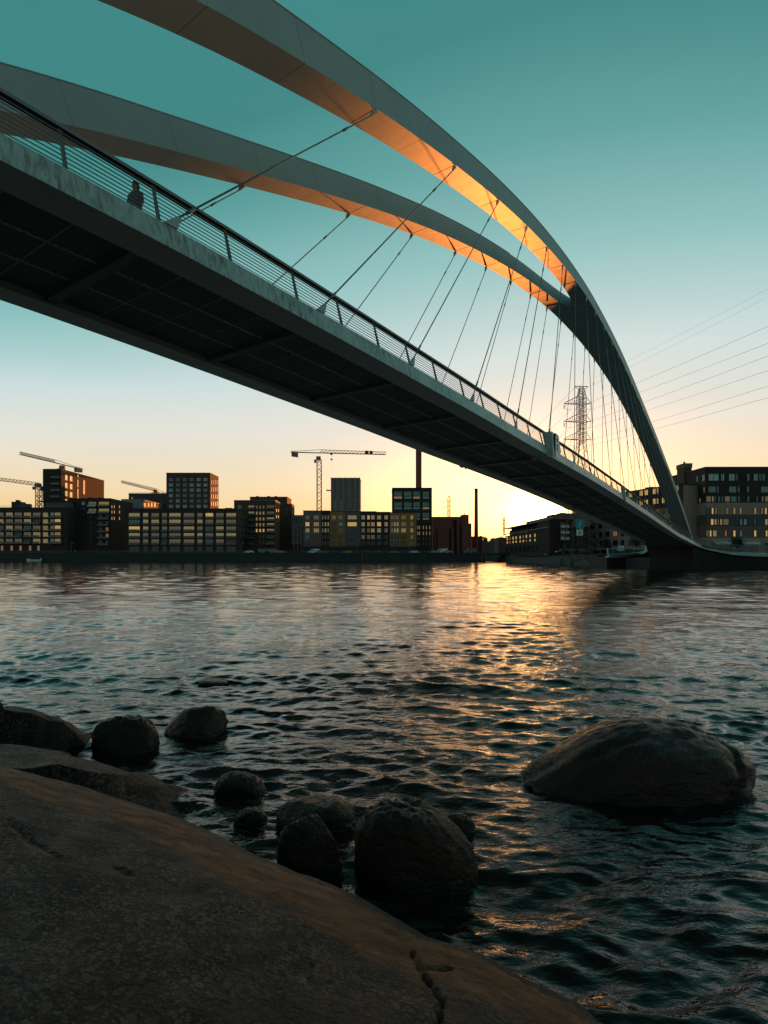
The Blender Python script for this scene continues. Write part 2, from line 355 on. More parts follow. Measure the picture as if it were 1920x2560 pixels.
# ------------------------------------------------------------------ rock
def sdist(X, Y, P, closed=False):      # distance to a line; with closed, positive inside the polygon
    best = np.full(X.shape, 1e9); tt = np.zeros(X.shape); ins = np.zeros(X.shape, dtype=bool); n = len(P)
    for i in range(n if closed else n - 1):
        ax, ay = P[i][:2]; bx, by = P[(i + 1) % n][:2]; dx, dy = bx - ax, by - ay; l2 = dx * dx + dy * dy + 1e-12
        t = np.clip(((X - ax) * dx + (Y - ay) * dy) / l2, 0, 1)
        dd = np.hypot(X - (ax + t * dx), Y - (ay + t * dy)); m = dd < best
        best = np.where(m, dd, best); tt = np.where(m, i + t, tt)
        if closed:
            c = (ay > Y) != (by > Y); ins ^= c & (X < (bx - ax) * (Y - ay) / (by - ay + 1e-12) + ax)
    return (np.where(ins, best, -best) if closed else best), tt
def shore(pts):          # (px, py, height of the crest above water)
    return [((px - CX) / FX * (CAMH - z) * FX / (py - HY), (CAMH - z) * FX / (py - HY), z) for px, py, z in pts]
def bedrock_mat(kind):
    m = bpy.data.materials.new(kind); m.use_nodes = True; t = m.node_tree; p = t.nodes['Principled BSDF']
    co = t.nodes.new('ShaderNodeTexCoord'); O = co.outputs['Object']
    def noise(scale, st=(1, 1, 1), rot=0, det=8, ro=.6):
        mp = t.nodes.new('ShaderNodeMapping'); mp.inputs['Scale'].default_value = st; mp.inputs['Rotation'].default_value = (0, 0, rot); t.links.new(O, mp.inputs[0])
        n = t.nodes.new('ShaderNodeTexNoise'); n.inputs['Scale'].default_value = scale; n.inputs['Detail'].default_value = det; n.inputs['Roughness'].default_value = ro
        t.links.new(mp.outputs[0], n.inputs['Vector']); return n.outputs[0]
    g = lambda v: (v, v, v, 1)
    if kind == 'granite_bedrock':
        at_ = t.nodes.new('ShaderNodeAttribute'); at_.attribute_name = 'height_above_wash'
        dry = nramp(t, nmath(t, 'ADD', at_.outputs['Fac'], nmath(t, 'MULTIPLY', nmath(t, 'SUBTRACT', noise(2.6, (1, 2.4, 1), .55), .5), 1.3)), [(.38, g(0)), (.60, g(1))])
        base = nmix(t, 'MIX', nramp(t, noise(2.6, (1, 4.0, 4.0), .55), [(.36, g(0)), (.62, g(1))]), (.065, .024, .011, 1), (.30, .10, .032, 1))  # ochre granite, its colour brightened for the warm sky sheen along the crest
        base = nmix(t, 'MIX', nramp(t, noise(20, (1, 3.5, 3.5), .55), [(.48, g(0)), (.66, g(.75))]), base, (.014, .007, .005, 1))
        dark = nmix(t, 'MIX', nramp(t, noise(6, (1, 2.0, 1), .5), [(.35, g(0)), (.65, g(1))]), (.006, .0035, .003, 1), (.026, .013, .010, 1))
        base = nmix(t, 'MIX', nmath(t, 'MULTIPLY', dry, .96), base, dark)
        dn = t.nodes.new('ShaderNodeTexNoise'); dn.inputs['Scale'].default_value = 22; dn.inputs['Detail'].default_value = 4; t.links.new(O, dn.inputs['Vector'])
        dv = nmix(t, 'LINEAR_LIGHT', .022, O, dn.outputs[1]); facs = []
        for vs, lo_, hi_ in ((36, .46, .52), (66, .40, .50)):
            vo = t.nodes.new('ShaderNodeTexVoronoi'); vo.inputs['Scale'].default_value = vs; t.links.new(dv, vo.inputs['Vector'])
            rim = nramp(t, vo.outputs['Distance'], [(.0, g(.55)), (.26, g(.65)), (.40, g(1)), (.46, g(0))])
            facs.append(nmath(t, 'MULTIPLY', rim, nramp(t, vo.outputs['Color'], [(lo_, g(0)), (hi_, g(1))])))
        fac = nmath(t, 'MULTIPLY', nmath(t, 'MAXIMUM', facs[0], facs[1]), nmath(t, 'MULTIPLY', dry, nramp(t, noise(3.2), [(.40, g(.22)), (.56, g(1))])))
        lcol = nramp(t, noise(9), [(.35, (.12, .072, .062, 1)), (.52, (.17, .118, .107, 1)), (.66, (.15, .105, .045, 1))])
        base = nmix(t, 'MIX', fac, base, lcol)
        rough = nramp(t, noise(5), [(.3, g(.5)), (.7, g(.75))]); bs = .55
        hgt = nmath(t, 'ADD', nmath(t, 'MULTIPLY', noise(9, (1, 2.0, 2.0), .55), .030), nmath(t, 'ADD', nmath(t, 'MULTIPLY', noise(70), .020), nmath(t, 'MULTIPLY', fac, .004)))
    else:
        base = nmix(t, 'MIX', nramp(t, noise(3.0, (1, 2.0, 1), .4), [(.36, g(0)), (.62, g(1))]), (.010, .0036, .0020, 1), (.046, .0125, .0048, 1))
        base = nmix(t, 'MIX', nramp(t, noise(30), [(.45, g(0)), (.7, g(.6))]), base, (.006, .0035, .003, 1))
        rough = nramp(t, noise(6), [(.35, g(.20)), (.65, g(.42))])
        hgt = nmath(t, 'ADD', nmath(t, 'MULTIPLY', noise(5, (1, 2.0, 2.2), .5), .060), nmath(t, 'MULTIPLY', noise(42), .022))
        sp = t.nodes.new('ShaderNodeSeparateXYZ'); t.links.new(O, sp.inputs[0])      # wet algae band at the waterline
        wet = nramp(t, nmath(t, 'ADD', sp.outputs[2], nmath(t, 'MULTIPLY', noise(8), .10)), [(.10, g(1)), (.17, g(0))])
        base = nmix(t, 'MIX', wet, base, (.006, .0045, .003, 1)); rough = nmix(t, 'MIX', wet, rough, g(.16))
    bp = t.nodes.new('ShaderNodeBump'); bp.inputs['Strength'].default_value = .9; bp.inputs['Distance'].default_value = 1
    t.links.new(hgt, bp.inputs['Height']); t.links.new(bp.outputs[0], p.inputs['Normal'])
    t.links.new(base, p.inputs['Base Color']); t.links.new(rough, p.inputs['Roughness']); p.inputs['Specular IOR Level'].default_value = .38
    return m
M['bedrock'] = bedrock_mat('granite_bedrock'); M['boulder'] = bedrock_mat('wet_boulder_granite')
def build_bedrock():
    nu, nv = 620, 560
    x = np.linspace(-9.0, 3.2, nu); y = np.linspace(-2.5, 8.6, nv); Yg, Xg = np.meshgrid(y, x, indexing='ij')
    main = shore([(-420, 1800, .95), (0, 1912, .80), (200, 1965, .70), (428, 2047, .56), (579, 2117, .50), (723, 2180, .44), (856, 2232, .38), (960, 2284, .33), (1047, 2345, .28),
                  (1134, 2372, .24), (1220, 2400, .20), (1284, 2440, .16), (1365, 2487, .10), (1440, 2527, .05), (1530, 2600, .0)])
    main = [(-14, -5, .6), (-14, 5.2, 1.1)] + main + [(2.6, .3, 0), (3.4, -5, 0)]
    d, t = sdist(Xg, Yg, main, True)
    zc = np.interp(t, np.arange(len(main)), [p[2] for p in main])
    kb = np.hanning(63); kb /= kb.sum()
    for ax in (0, 1): zc = np.apply_along_axis(lambda r: np.convolve(np.pad(r, 31, mode='edge'), kb, 'valid'), ax, zc)
    inside = zc + .36 * (1 - np.exp(-np.maximum(d, 0) / 1.0)) + .02 * np.maximum(d, 0)
    o = np.maximum(-d, 0); outside = zc - .42 * o - 1.3 * o * o
    Z = np.where(d > 0, inside, outside)
    def lobe(pts, tail, rise, b=.6, k=.45, sl=.25):
        P = shore(pts); P = [(-16, P[0][1] + .3, P[0][2])] + P + tail + [(-16, tail[-1][1], tail[-1][2])]
        dd, t2 = sdist(Xg, Yg, P, True)
        z2 = np.interp(t2, np.arange(len(P)), [p[2] for p in P]); o2 = np.maximum(-dd, 0)
        return np.where(dd > 0, z2 + rise * (1 - np.exp(-np.maximum(dd, 0) / b)), z2 - sl * o2 - k * o2 * o2)
    L2 = lobe([(0, 1852, .62), (145, 1873, .55), (249, 1897, .42), (330, 1925, .28), (372, 1955, .18), (405, 2000, .08), (428, 2050, .0)], [(-1.78, 4.0, .12), (-2.4, 3.5, .45)], .10)
    L3 = -.02 + lobe([(-60, 1752, .60), (0, 1758, .52), (90, 1772, .44), (165, 1797, .30), (200, 1830, .14), (226, 1862, .0)], [(-3.5, 5.75, .02), (-4.3, 5.3, .12), (-5.2, 5.2, .25)], .10)
    L3 = L3 + .10 * fbm(Xg * 2.2, Yg * 2.2, 4, 61) + np.where(L3 > .05, .08 * fbm(Xg * 5, Yg * 5, 3, 77), 0)
    def smax(a, b, k=.05): h = np.clip(.5 + .5 * (a - b) / k, 0, 1); return b * (1 - h) + a * h + k * h * (1 - h)
    Z = smax(smax(Z, L2 - .04, .03), L3, .02)
    fx = Xg * .84 + Yg * .54; fy = -Xg * .54 + Yg * .84
    Z += .055 * fbm(fx * .9, fy * 1.9, 4, 5) + .020 * fbm(fx * 4, fy * 8, 4, 21) + .007 * fbm(fx * 22, fy * 30, 3, 41)
    def at(px, py, z=.45): Yc = (CAMH - z) * FX / (py - HY); return ((px - CX) / FX * Yc, Yc)
    for cr, dep, wd in ((([(1030, 2340), (1047, 2389), (1076, 2439), (1105, 2491), (1096, 2560), (1080, 2700)], .045, .010)),
                        (([(1047, 2389), (1090, 2378), (1120, 2366)], .035, .010)), 
                        (([(20, 2005), (90, 2040), (150, 2060)], .014, .012)), (([(730, 2460), (790, 2500), (860, 2560)], .012, .006)), (([(290, 2052), (330, 2062)], .018, .015))):
        P = [at(a, b, .92 if a < 400 else .40) for a, b in cr]
        dd, _ = sdist(Xg, Yg, P); dd = np.abs(dd) + .012 * fbm(Xg * 14, Yg * 14, 3, 9)
        Z -= dep * np.exp(-(dd / wd) ** 2)
    Z = np.maximum(Z, -1.2)
    ob = grid_mesh('bedrock', np.stack([Xg, Yg, Z], -1), nu, nv, [M['bedrock']]); struct(ob)
    at_ = ob.data.attributes.new('height_above_wash', 'FLOAT', 'POINT'); at_.data.foreach_set('value', np.clip(np.where(d < 0, .75, (d - .16) / .42), 0, 1).reshape(-1).astype(np.float32))
build_bedrock()
def boulder(label, px0, px1, ytop, ybase, seed, peak=.5, flat=1.0, power=2.4, ryf=.62, facets=0, lobes=None, tilt=0.0, name='boulder', rough=.10, ls=0, rsl=0, zp=.85):
    Yf = CAMH * FX / (ybase - HY); rx0 = (px1 - px0) / FX * Yf / 2; ry = rx0 * ryf; Yc = Yf + ry * 1.0; rx = (px1 - px0) / FX * Yc / 2
    Xc = ((px0 + px1) / 2 - CX) / FX * Yc; zt = CAMH - (ytop - HY) / FX * Yc
    nu, nv = 96, 44; rs = np.random.RandomState(seed)
    u = np.linspace(0, 2 * np.pi, nu, endpoint=False); v = np.linspace(-.45, 1, nv) * np.pi / 2
    U, V_ = np.meshgrid(u, v); e = 2 / power
    sg = lambda a, p: np.sign(a) * np.abs(a) ** p
    x = sg(np.cos(V_), e) * sg(np.cos(U), .9); y = sg(np.cos(V_), e) * sg(np.sin(U), .9); z = sg(np.sin(V_), zp)
    shift = (peak - .5) * 2
    x = x + shift * np.maximum(z, 0) * .75
    n1 = np.zeros_like(x)
    for i in range(9):
        k = rs.randn(3) * (1.1 + i * .8); n1 += np.sin(k[0] * x + k[1] * y + k[2] * z + rs.rand() * 6.28) / (1.5 + i * 1.2)
    s = 1 + rough * n1 * .55
    for i in range(16):
        k = rs.randn(3) * (6 + i * 1.6); s = s + .011 * np.sin(k[0] * x + k[1] * y + k[2] * z + rs.rand() * 6.28 + 1.5 * np.sin(2.2 * x + i)) * (8 / (8 + i))
    x *= s; y *= s; zz = z * s
    for i in range(facets):      # planed faces: push everything beyond a plane back to it
        th = rs.rand() * 6.28; nn = np.array([math.cos(th), math.sin(th), .35 + rs.rand() * .5]); nn /= np.linalg.norm(nn)
        dd = x * nn[0] + y * nn[1] + zz * nn[2] - (.82 + .12 * rs.rand()); q = np.maximum(dd, 0) * .75
        x -= q * nn[0]; y -= q * nn[1]; zz -= q * nn[2]
    if lobes:                    # a groove splitting off a lower shoulder
        for gx, dep, wdt in lobes:
            g = np.exp(-((x - gx - .25 * zz + .12 * y) / wdt) ** 2); s2 = 1 - dep * g * np.clip(zz + .3, 0, 1)
            zz = zz * s2; y = y * (1 - dep * .6 * g)
            zz = np.where(x > gx + wdt, zz * (1 - .10 * np.clip((x - gx - wdt) * 3, 0, 1)), zz)
    zz += tilt * x * np.clip(zz, 0, 1)
    zz *= 1 - ls * np.clip(-x, 0, 1) ** 1.3 - rsl * np.clip(x, 0, 1) ** 1.3
    zz *= zt / max(zz.max(), 1e-6)
    Vx = np.stack([Xc + rx * x / np.abs(x).max() , Yc + ry * y / np.abs(y).max(), zz], -1)
    b = MB(); b.rings([[tuple(p) for p in Vx[j]] for j in range(nv)])
    o = b.build(name, 'boulder', origin=(Xc, Yc, 0)); tag(o, label, 'boulder', 'boulders in the shallows'); return o
boulder('largest dark boulder, rising from the water at right with a grooved shoulder', 1288, 1868, 1800, 2022, 2, peak=.66, power=2.1, ryf=.60, lobes=[(.56, .18, .05)], rough=.07, ls=.46, rsl=.05, facets=2, zp=.9)
boulder('big rounded boulder with orange glow on its top, in front of the bedrock', 884, 1208, 2008, 2240, 9, peak=.42, power=3.4, ryf=.62, rough=.045, rsl=.48, ls=.0, zp=.50)
boulder('domed boulder between the flat wet rock and the bedrock slope', 692, 858, 2042, 2200, 8, peak=.42, power=2.6, ryf=.7, rough=.12, facets=4)
boulder('flat wet glistening boulder behind the domed one', 686, 892, 1998, 2092, 11, peak=.5, power=3.6, ryf=.7, rough=.06, facets=2)
boulder('small dark round rock left of the flat wet boulder', 585, 672, 2020, 2072, 14, power=2.3, ryf=.8, facets=2)
boulder('half drowned dark boulder with water washing over it', 536, 668, 1930, 1996, 17, peak=.42, power=2.4, ryf=.7, facets=2)
boulder('black rounded boulder next to the left ledge', 234, 404, 1789, 1888, 20, peak=.45, power=2.8, ryf=.7, facets=4)
boulder('pointed boulder with a lit orange right face', 415, 572, 1765, 1846, 24, peak=.58, power=2.2, ryf=.75, facets=5, rough=.14)
boulder('lowest tip of rock awash, farthest out from the shore', 496, 580, 1697, 1714, 27, peak=.35, power=2.0, ryf=.8)
boulder('low black rock awash, behind the big rounded boulder', 1098, 1190, 2034, 2096, 31, peak=.5, power=2.0, ryf=.8)
# ------------------------------------------------------------------ footbridge
DB = 12.5; AL = math.atan(990 / 1400); CA, SA = math.cos(AL), math.sin(AL); WD = .544
def B(s, e, z):          # along the bridge, across it (0 = near edge), height above the eye; unit 12.5 m
    return Vector((DB * (s * SA - (1 + e) * CA), DB * (s * CA + (1 + e) * SA), DB * z + CAMH))
fbS = [-2.6, -1.6, -.8, -.2, .37, .60, .71, 1.12, 1.41, 2.05, 2.63, 2.99, 3.76, 4.65, 5.84, 6.99, 7.6, 8.2, 8.6, 8.85, 9.0, 9.2, 12]
fbZ = [.47, .56, .60, .615, .624, .623, .621, .610, .600, .577, .549, .535, .500, .447, .366, .284, .243, .197, .129, .071, .030, .005, 0.0]
def zb(s): return float(np.interp(s, fbS, fbZ))
_ss = np.linspace(-2.6, 9.6, 700); _zz = np.interp(_ss, fbS, fbZ)
_k = np.hanning(31); _k /= _k.sum(); _zs = np.convolve(np.pad(_zz, 15, mode='edge'), _k, 'valid')
def zb(s): return float(np.interp(s, _ss, _zs))
def zd(s):               # deck centre: runs down smoothly into the landing
    return float(np.interp(s, [-3, 8.0, 8.6, 9.2, 9.8, 10.6, 13], [zb(-3) + .05, zb(8.0) + .05, .20, .13, .08, .045, .04])) if s > 8.0 else zb(s) + .052
ribS = [-.9, -.45, 0, .35, .718, .937, 1.34, 1.60, 1.90, 2.366, 2.78, 3.14, 3.483, 3.80, 4.10, 4.388, 4.685, 4.98, 5.23, 5.531, 5.855, 6.234, 6.567, 7.029, 7.479, 8.116, 8.608, 9.241, 9.758, 10.3, 10.8]
ribZ = [.02, .42, .76, .965, 1.118, 1.195, 1.327, 1.407, 1.495, 1.617, 1.706, 1.767, 1.815, 1.843, 1.860, 1.858, 1.845, 1.823, 1.797, 1.755, 1.697, 1.617, 1.537, 1.421, 1.293, 1.096, .937, .707, .515, .29, .05]
ribE = [-.10, -.09, -.075, -.065, -.055, -.045, -.025, -.010, .010, .039, .063, .082, .100, .114, .126, .138, .149, .158, .165, .172, .180, .186, .188, .190, .189, .185, .182, .177, .172, .168, .165]
def smooth_tab(S, V, n=900, kk=61):
    s = np.linspace(S[0], S[-1], n); v = np.interp(s, S, V); k = np.hanning(kk); k /= k.sum()
    pad = kk // 2; lo = 2 * v[0] - v[1:pad + 1][::-1]; hi = 2 * v[-1] - v[-pad - 1:-1][::-1]
    return s, np.convolve(np.concatenate([lo, v, hi]), k, 'valid')
_rs, _rz = smooth_tab(ribS, ribZ); _, _re = smooth_tab(ribS, ribE)
rz = lambda s: float(np.interp(s, _rs, _rz)); re_ = lambda s: float(np.interp(s, _rs, _re))
rh = lambda s: float(np.interp(s, [-1, 0, 1, 3, 4, 6, 11], [.14, .115, .100, .096, .086, .084, .076]))
rw = lambda s: float(np.interp(s, [-1, .5, 1.3, 3, 4.2], [.13, .108, .098, .090, .090]))
CE = WD / 2; S_J = 4.28
def slope(f, s): return (f(s + .02) - f(s - .02)) / .04
bridge = thing('footbridge', tuple(B(9.6, CE, 0)), 'long white steel arch footbridge sweeping from overhead down to the far shore', 'bridge')
def rib_secs(s0, s1, n, near, merged=False):
    out = []
    for i in range(n + 1):
        s = s0 + (s1 - s0) * i / n; e0 = re_(s); z = rz(s); h = rh(s)
        if merged: e0_, e1_ = e0, WD - e0
        else:
            e1 = e0 + rw(s)
            if s > 3.3: e1 = e1 + (CE - e1) * min(1, ((s - 3.3) / (S_J - 3.3))) ** 5
            e0_, e1_ = (e0, e1) if near else (WD - e1, WD - e0)
        m = slope(rz, s); q = h / math.hypot(1, m); ds = -m * q
        ins = .006
        out.append([B(s, e0_, z), B(s, e1_, z), B(s + ds, e1_ - ins, z + q), B(s + ds, e0_ + ins, z + q)])
    return out
for near in (True, False):
    b = MB(); b.loft(rib_secs(-.85, S_J, 170, near), 0)
    o = b.build('arch_rib', 'steel', bridge)
b = MB(); b.loft(rib_secs(S_J - .002, 10.8, 180, True, merged=True), 0); b.build('arch_leg', 'steel', bridge)
# thin flange lips along the top edge of each rib
for near in (True, False):
    b = MB()
    for side in (0, 1):
        secs = rib_secs(-.8, 10.7 if side == (0 if near else 1) else 3.3, 160, near, False)
        out = []
        for sc4 in secs:
            p = sc4[3] if side == 0 else sc4[2]
            up = Vector((0, 0, 1)); r = Vector((-CA, SA, 0)) * (-.02 if side == 0 else .02)
            out.append([p, p + r, p + r + up * .035, p + up * .035])
        if side == (0 if near else 1): b.loft(out, 0)
        else: b.loft(out, 0)
    b.build('top_lip', 'steel', bridge)
# site weld seams across the outer faces and undersides, one per hanger bay
for near in (True, False):
    for s in (.72, 1.02, 1.34, 1.62, 1.90, 2.366, 2.78, 3.14, 3.483, 3.80, 4.10):
        q0, q1 = rib_secs(s - .0011, s + .0011, 1, near); cen_ = sum(q0, Vector()) / 4; k_ = 1.004
        g0 = [cen_ + (p - cen_) * k_ for p in q0]; g1 = [cen_ + (p - cen_) * k_ + (q1[0] - q0[0]) for p in q0]
        b = MB(); b.loft([g0, g1], 0); b.build('weld_seam', 'seam_steel', bridge)
# hangers
topS = [1.34, 1.90, 2.366, 2.78, 3.14, 3.483, 3.80, 4.10, 4.388, 4.685, 4.98, 5.25, 5.53, 5.82, 6.12, 6.43, 6.77, 7.08, 7.42, 7.80]
botS = [.679 + .4556 * k for k in range(17)] + [8.35, 8.62, 8.84]
LEAN = .24
def edge_near(s): return float(np.interp(s, [-3, 7.6, 8.2, 8.6, 8.85, 8.97], [0, 0, -.03, -.12, -.30, -.6]))
def edge_far(s): return float(np.interp(s, [-3, 7.4, 7.87, 8.72, 9.1], [WD, WD, .55, .57, .64]))
hangers = []
def hanger(kk, near):
    st, sb = topS[kk], botS[kk]
    et = re_(st); zt = rz(st)
    a = B(st, et + .003 if near else WD - et - .003, zt - .012)
    eb = (edge_near(sb) + .012) if near else (edge_far(sb) - .012)
    bt = B(sb, eb, zb(sb) + .060)
    b = MB(); b.bar(a, bt, .027, 0, 8)
    o = b.build('hanger', 'cable', bridge)
    d = (bt - a).normalized()
    for f in (.20 if kk < 2 else .14, .93):
        p = a.lerp(bt, f); s_ = MB(); s_.bar(p - d * .16, p + d * .16, .045, 0, 8); s_.build('turnbuckle', 'cable', o)
    g = MB()    # fork and gusset plates at both ends, pad stiffener across the rib underside
    cr = Vector((-CA, SA, 0)) * (1 if near else -1); lo = Vector((SA, CA, 0))
    m = slope(rz, st); tdir = (lo + Vector((0, 0, m))).normalized()
    c0 = a; z16 = Vector((0, 0, .12)); w_ = cr * .03
    q4 = [c0 - tdir * .16 + z16, c0 + d * .30 - tdir * .05, c0 + d * .30 + tdir * .05, c0 + tdir * .16 + z16]
    g.box8([p - w_ for p in q4] + [p + w_ for p in q4])
    g.build('gusset_plate', 'steel', o); g = MB()
    c0 = bt; q4 = [c0 - lo * .2 - Vector((0, 0, .10)), c0 + lo * .2 - Vector((0, 0, .10)), c0 - d * .34 + lo * .05, c0 - d * .34 - lo * .05]
    g.box8([p - w_ for p in q4] + [p + w_ for p in q4])
    g.build('gusset_plate', 'steel', o)
    wr = (rw(st) if st < S_J else CE - et) * DB * .98
    t = MB(); p0 = B(st, et if near else WD - et, zt)
    nrm = Vector((0, 0, -1)) ; x = tdir * .012
    t.box8([p0 - x + nrm * .010, p0 + x + nrm * .010, p0 + cr * wr + x + nrm * .008, p0 + cr * wr - x + nrm * .008,
            p0 - x + nrm * -.01, p0 + x + nrm * -.01, p0 + cr * wr + x + nrm * -.01, p0 + cr * wr - x + nrm * -.01])
    t.build('stiffener', 'steel', o)
    return o
for near in (True, False):
    for kk in range(20): hanger(kk, near)
# edge paths in plan (s, e) with bottom height; the landing flares to both sides
def near_path():
    P = [(s, 0.0, zb(s)) for s in np.linspace(-2.4, 7.6, 140)]
    P += [(7.9, -.012, .222), (8.2, -.035, .195), (8.42, -.072, .162), (8.6, -.12, .130), (8.74, -.19, .100), (8.85, -.30, .069), (8.93, -.44, .036), (8.97, -.6, .015), (8.99, -.8, .004), (9.0, -1.0, -.003), (9.01, -1.6, -.008), (9.01, -2.6, -.008), (9.0, -3.4, -.008)]
    return P
def far_path():
    P = [(s, WD, zb(s)) for s in np.linspace(-2.4, 7.4, 136)]
    P += [(7.87, .553, .240), (8.3, .56, .200), (8.72, .572, .165), (9.05, .60, .128), (9.26, .64, .095), (9.38, .70, .062), (9.42, .78, .032), (9.38, .88, .010), (9.27, .98, -.008), (9.12, 1.07, -.010), (9.00, 1.14, -.010)]
    return P
def refine(P, n=6):      # Catmull-Rom through the plan points
    P = np.array(P); out = []
    for i in range(len(P) - 1):
        p0, p1, p2, p3 = P[max(i - 1, 0)], P[i], P[i + 1], P[min(i + 2, len(P) - 1)]
        k = n if abs(p1[1] - p2[1]) > .004 else 2
        for j in range(k):
            t = j / k; out.append(.5 * ((2 * p1) + (-p0 + p2) * t + (2 * p0 - 5 * p1 + 4 * p2 - p3) * t * t + (-p0 + 3 * p1 - 3 * p2 + p3) * t ** 3))
    out.append(P[-1]); return out
NP, FP = refine(near_path()), refine(far_path())
def frames(P, sgn):      # inward horizontal direction at each path point
    pts = [B(*p) for p in P]; out = []
    for i, p in enumerate(pts):
        t = (pts[min(i + 1, len(pts) - 1)] - pts[max(i - 1, 0)]); t.z = 0; t.normalize()
        n = Vector((-t.y, t.x, 0)) * sgn; out.append((p, n, t))
    return out
NF, FFr = frames(NP, 1), frames(FP, -1)
HF = .64; RH = 1.02
for fr in (NF, FFr):
    b = MB(); secs = []
    for p, n, t in fr:
        top = p + n * (LEAN * HF) + Vector((0, 0, HF))
        secs.append([p, top, top + n * .10, p + n * .05 + Vector((0, 0, .02))])
    b.loft(secs, 0); b.build('edge_fascia', 'fascia', bridge)
    b = MB(); secs = []
    for p, n, t in fr:
        if (p - B(9.0, CE, 0)).length < 5: pass
        secs.append([p + n * .02 + Vector((0, 0, .0)), p + n * .98 + Vector((0, 0, -.02)), p + n * .98 + Vector((0, 0, .30)), p + n * .16 + Vector((0, 0, .30))])
    b.loft(secs, 0); b.build('bottom_flange', 'flange', bridge)
    # railing
    rl = bpy.data.objects.new('railing', None); col.objects.link(rl); rl.parent = bridge
    fr2 = fr
    for j in range(8):
        h = .085 + j * .118; secs = []
        pts = [p + n * (LEAN * (HF + h) + .05) + Vector((0, 0, HF + h)) for p, n, t in fr2]
        b = MB()
        b.loft([[q + Vector((0, 0, .016)), q + n * .014, q - Vector((0, 0, .016)), q - n * .014] for q, (p, n, t) in zip(pts, fr2)], 0)
        b.build('rail_bar', 'railing', rl)
    b = MB(); secs = []
    for p, n, t in fr2:
        q = p + n * (LEAN * (HF + RH) + .02) + Vector((0, 0, HF + RH))
        secs.append([q, q + n * .26 + Vector((0, 0, .02)), q + n * .26 + Vector((0, 0, .07)), q + n * .04 + Vector((0, 0, .105)), q + n * -.015 + Vector((0, 0, .07))])
    b.loft(secs, [1, 1, 1, 0, 0]); b.build('handrail', ['railing', 'wood'], rl)
    # posts every 2.33 m along the arc
    cum = 0; nxt = .9; prev = None; npost = 0
    for p, n, t in fr2:
        if prev is not None: cum += (p - prev).length
        prev = p
        if cum >= nxt and npost < 96:
            nxt += 2.33; npost += 1
            b = MB(); a0 = p + n * (LEAN * HF + .06) + Vector((0, 0, HF - .02)); a1 = p + n * (LEAN * (HF + RH) + .10) + Vector((0, 0, HF + RH + .01))
            for sg_ in (-.026, .026):
                x = t * .008; o_ = t * sg_
                b.box8([a0 + o_ - x - n * .03, a0 + o_ + x - n * .03, a0 + o_ + x + n * .05, a0 + o_ - x + n * .05, a1 + o_ - x - n * .02, a1 + o_ + x - n * .02, a1 + o_ + x + n * .03, a1 + o_ - x + n * .03])
            b.build('post', 'railing', rl)
# deck slab and soffit
SS = np.linspace(-2.3, 9.05, 150)
def widthz(s): return edge_near(s), (edge_far(s))
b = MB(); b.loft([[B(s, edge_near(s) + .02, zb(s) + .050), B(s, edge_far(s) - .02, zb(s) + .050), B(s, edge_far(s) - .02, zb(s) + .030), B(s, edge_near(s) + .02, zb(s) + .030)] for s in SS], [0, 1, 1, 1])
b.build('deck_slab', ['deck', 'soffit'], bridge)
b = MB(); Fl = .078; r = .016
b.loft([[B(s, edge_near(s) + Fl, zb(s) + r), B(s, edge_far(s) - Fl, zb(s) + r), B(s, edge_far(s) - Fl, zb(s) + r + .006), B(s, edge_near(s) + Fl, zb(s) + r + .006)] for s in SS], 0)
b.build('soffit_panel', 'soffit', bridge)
for f in (.345, .665):
    b = MB(); secs = []
    for s in SS:
        e = (edge_near(s) + Fl) * (1 - f) + (edge_far(s) - Fl) * f
        secs.append([B(s, e - .0055, zb(s) + r - .0012), B(s, e + .0055, zb(s) + r - .0012), B(s, e + .0055, zb(s) + r + .002), B(s, e - .0055, zb(s) + r + .002)])
    b.loft(secs, 0, smooth=False); b.build('perforated_strip', 'mesh_strip', bridge)
k = -5
while k < 17:
    s = .651 + .4756 * k; 
    b = MB(); w2 = .012
    b.box8([B(s - w2, Fl - .004, zb(s) + .004), B(s + w2, Fl - .004, zb(s) + .004), B(s + w2, WD - Fl + .004, zb(s) + .004), B(s - w2, WD - Fl + .004, zb(s) + .004),
            B(s - w2 - .008, Fl - .004, zb(s) + r + .004), B(s + w2 + .008, Fl - .004, zb(s) + r + .004), B(s + w2 + .008, WD - Fl + .004, zb(s) + r + .004), B(s - w2 - .008, WD - Fl + .004, zb(s) + r + .004)])
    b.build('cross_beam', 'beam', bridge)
    for j in (1, 2, 3):
        sj = s + .4756 * j / 4; b = MB()
        b.box8([B(sj - .0022, Fl, zb(sj) + r - .001), B(sj + .0022, Fl, zb(sj) + r - .001), B(sj + .0022, WD - Fl, zb(sj) + r - .001), B(sj - .0022, WD - Fl, zb(sj) + r - .001),
                B(sj - .0022, Fl, zb(sj) + r + .001), B(sj + .0022, Fl, zb(sj) + r + .001), B(sj + .0022, WD - Fl, zb(sj) + r + .001), B(sj - .0022, WD - Fl, zb(sj) + r + .001)])
        b.build('panel_joint', 'joint', bridge)
    k += 1
# landing plate behind the flares and abutment below
def inset(fr, dist, dz): return [p + n * dist + Vector((0, 0, dz)) for p, n, t in fr]
nl = [q for q, P in zip(inset(NF, .12, HF - .1), NP) if P[0] > 7.6]; fl = [q for q, P in zip(inset(FFr, .12, HF - .1), FP) if P[0] > 7.6]
b = MB()
ring = nl + [Vector((145, 150, nl[-1].z)), Vector((50, 135, fl[-1].z))] + fl[::-1]
cen = B(9.6, CE, .04)
for i in range(len(ring)):
    a_, b_ = ring[i], ring[(i + 1) % len(ring)]
    b.face([cen, a_, b_])
b.build('landing_deck', 'deck', bridge)
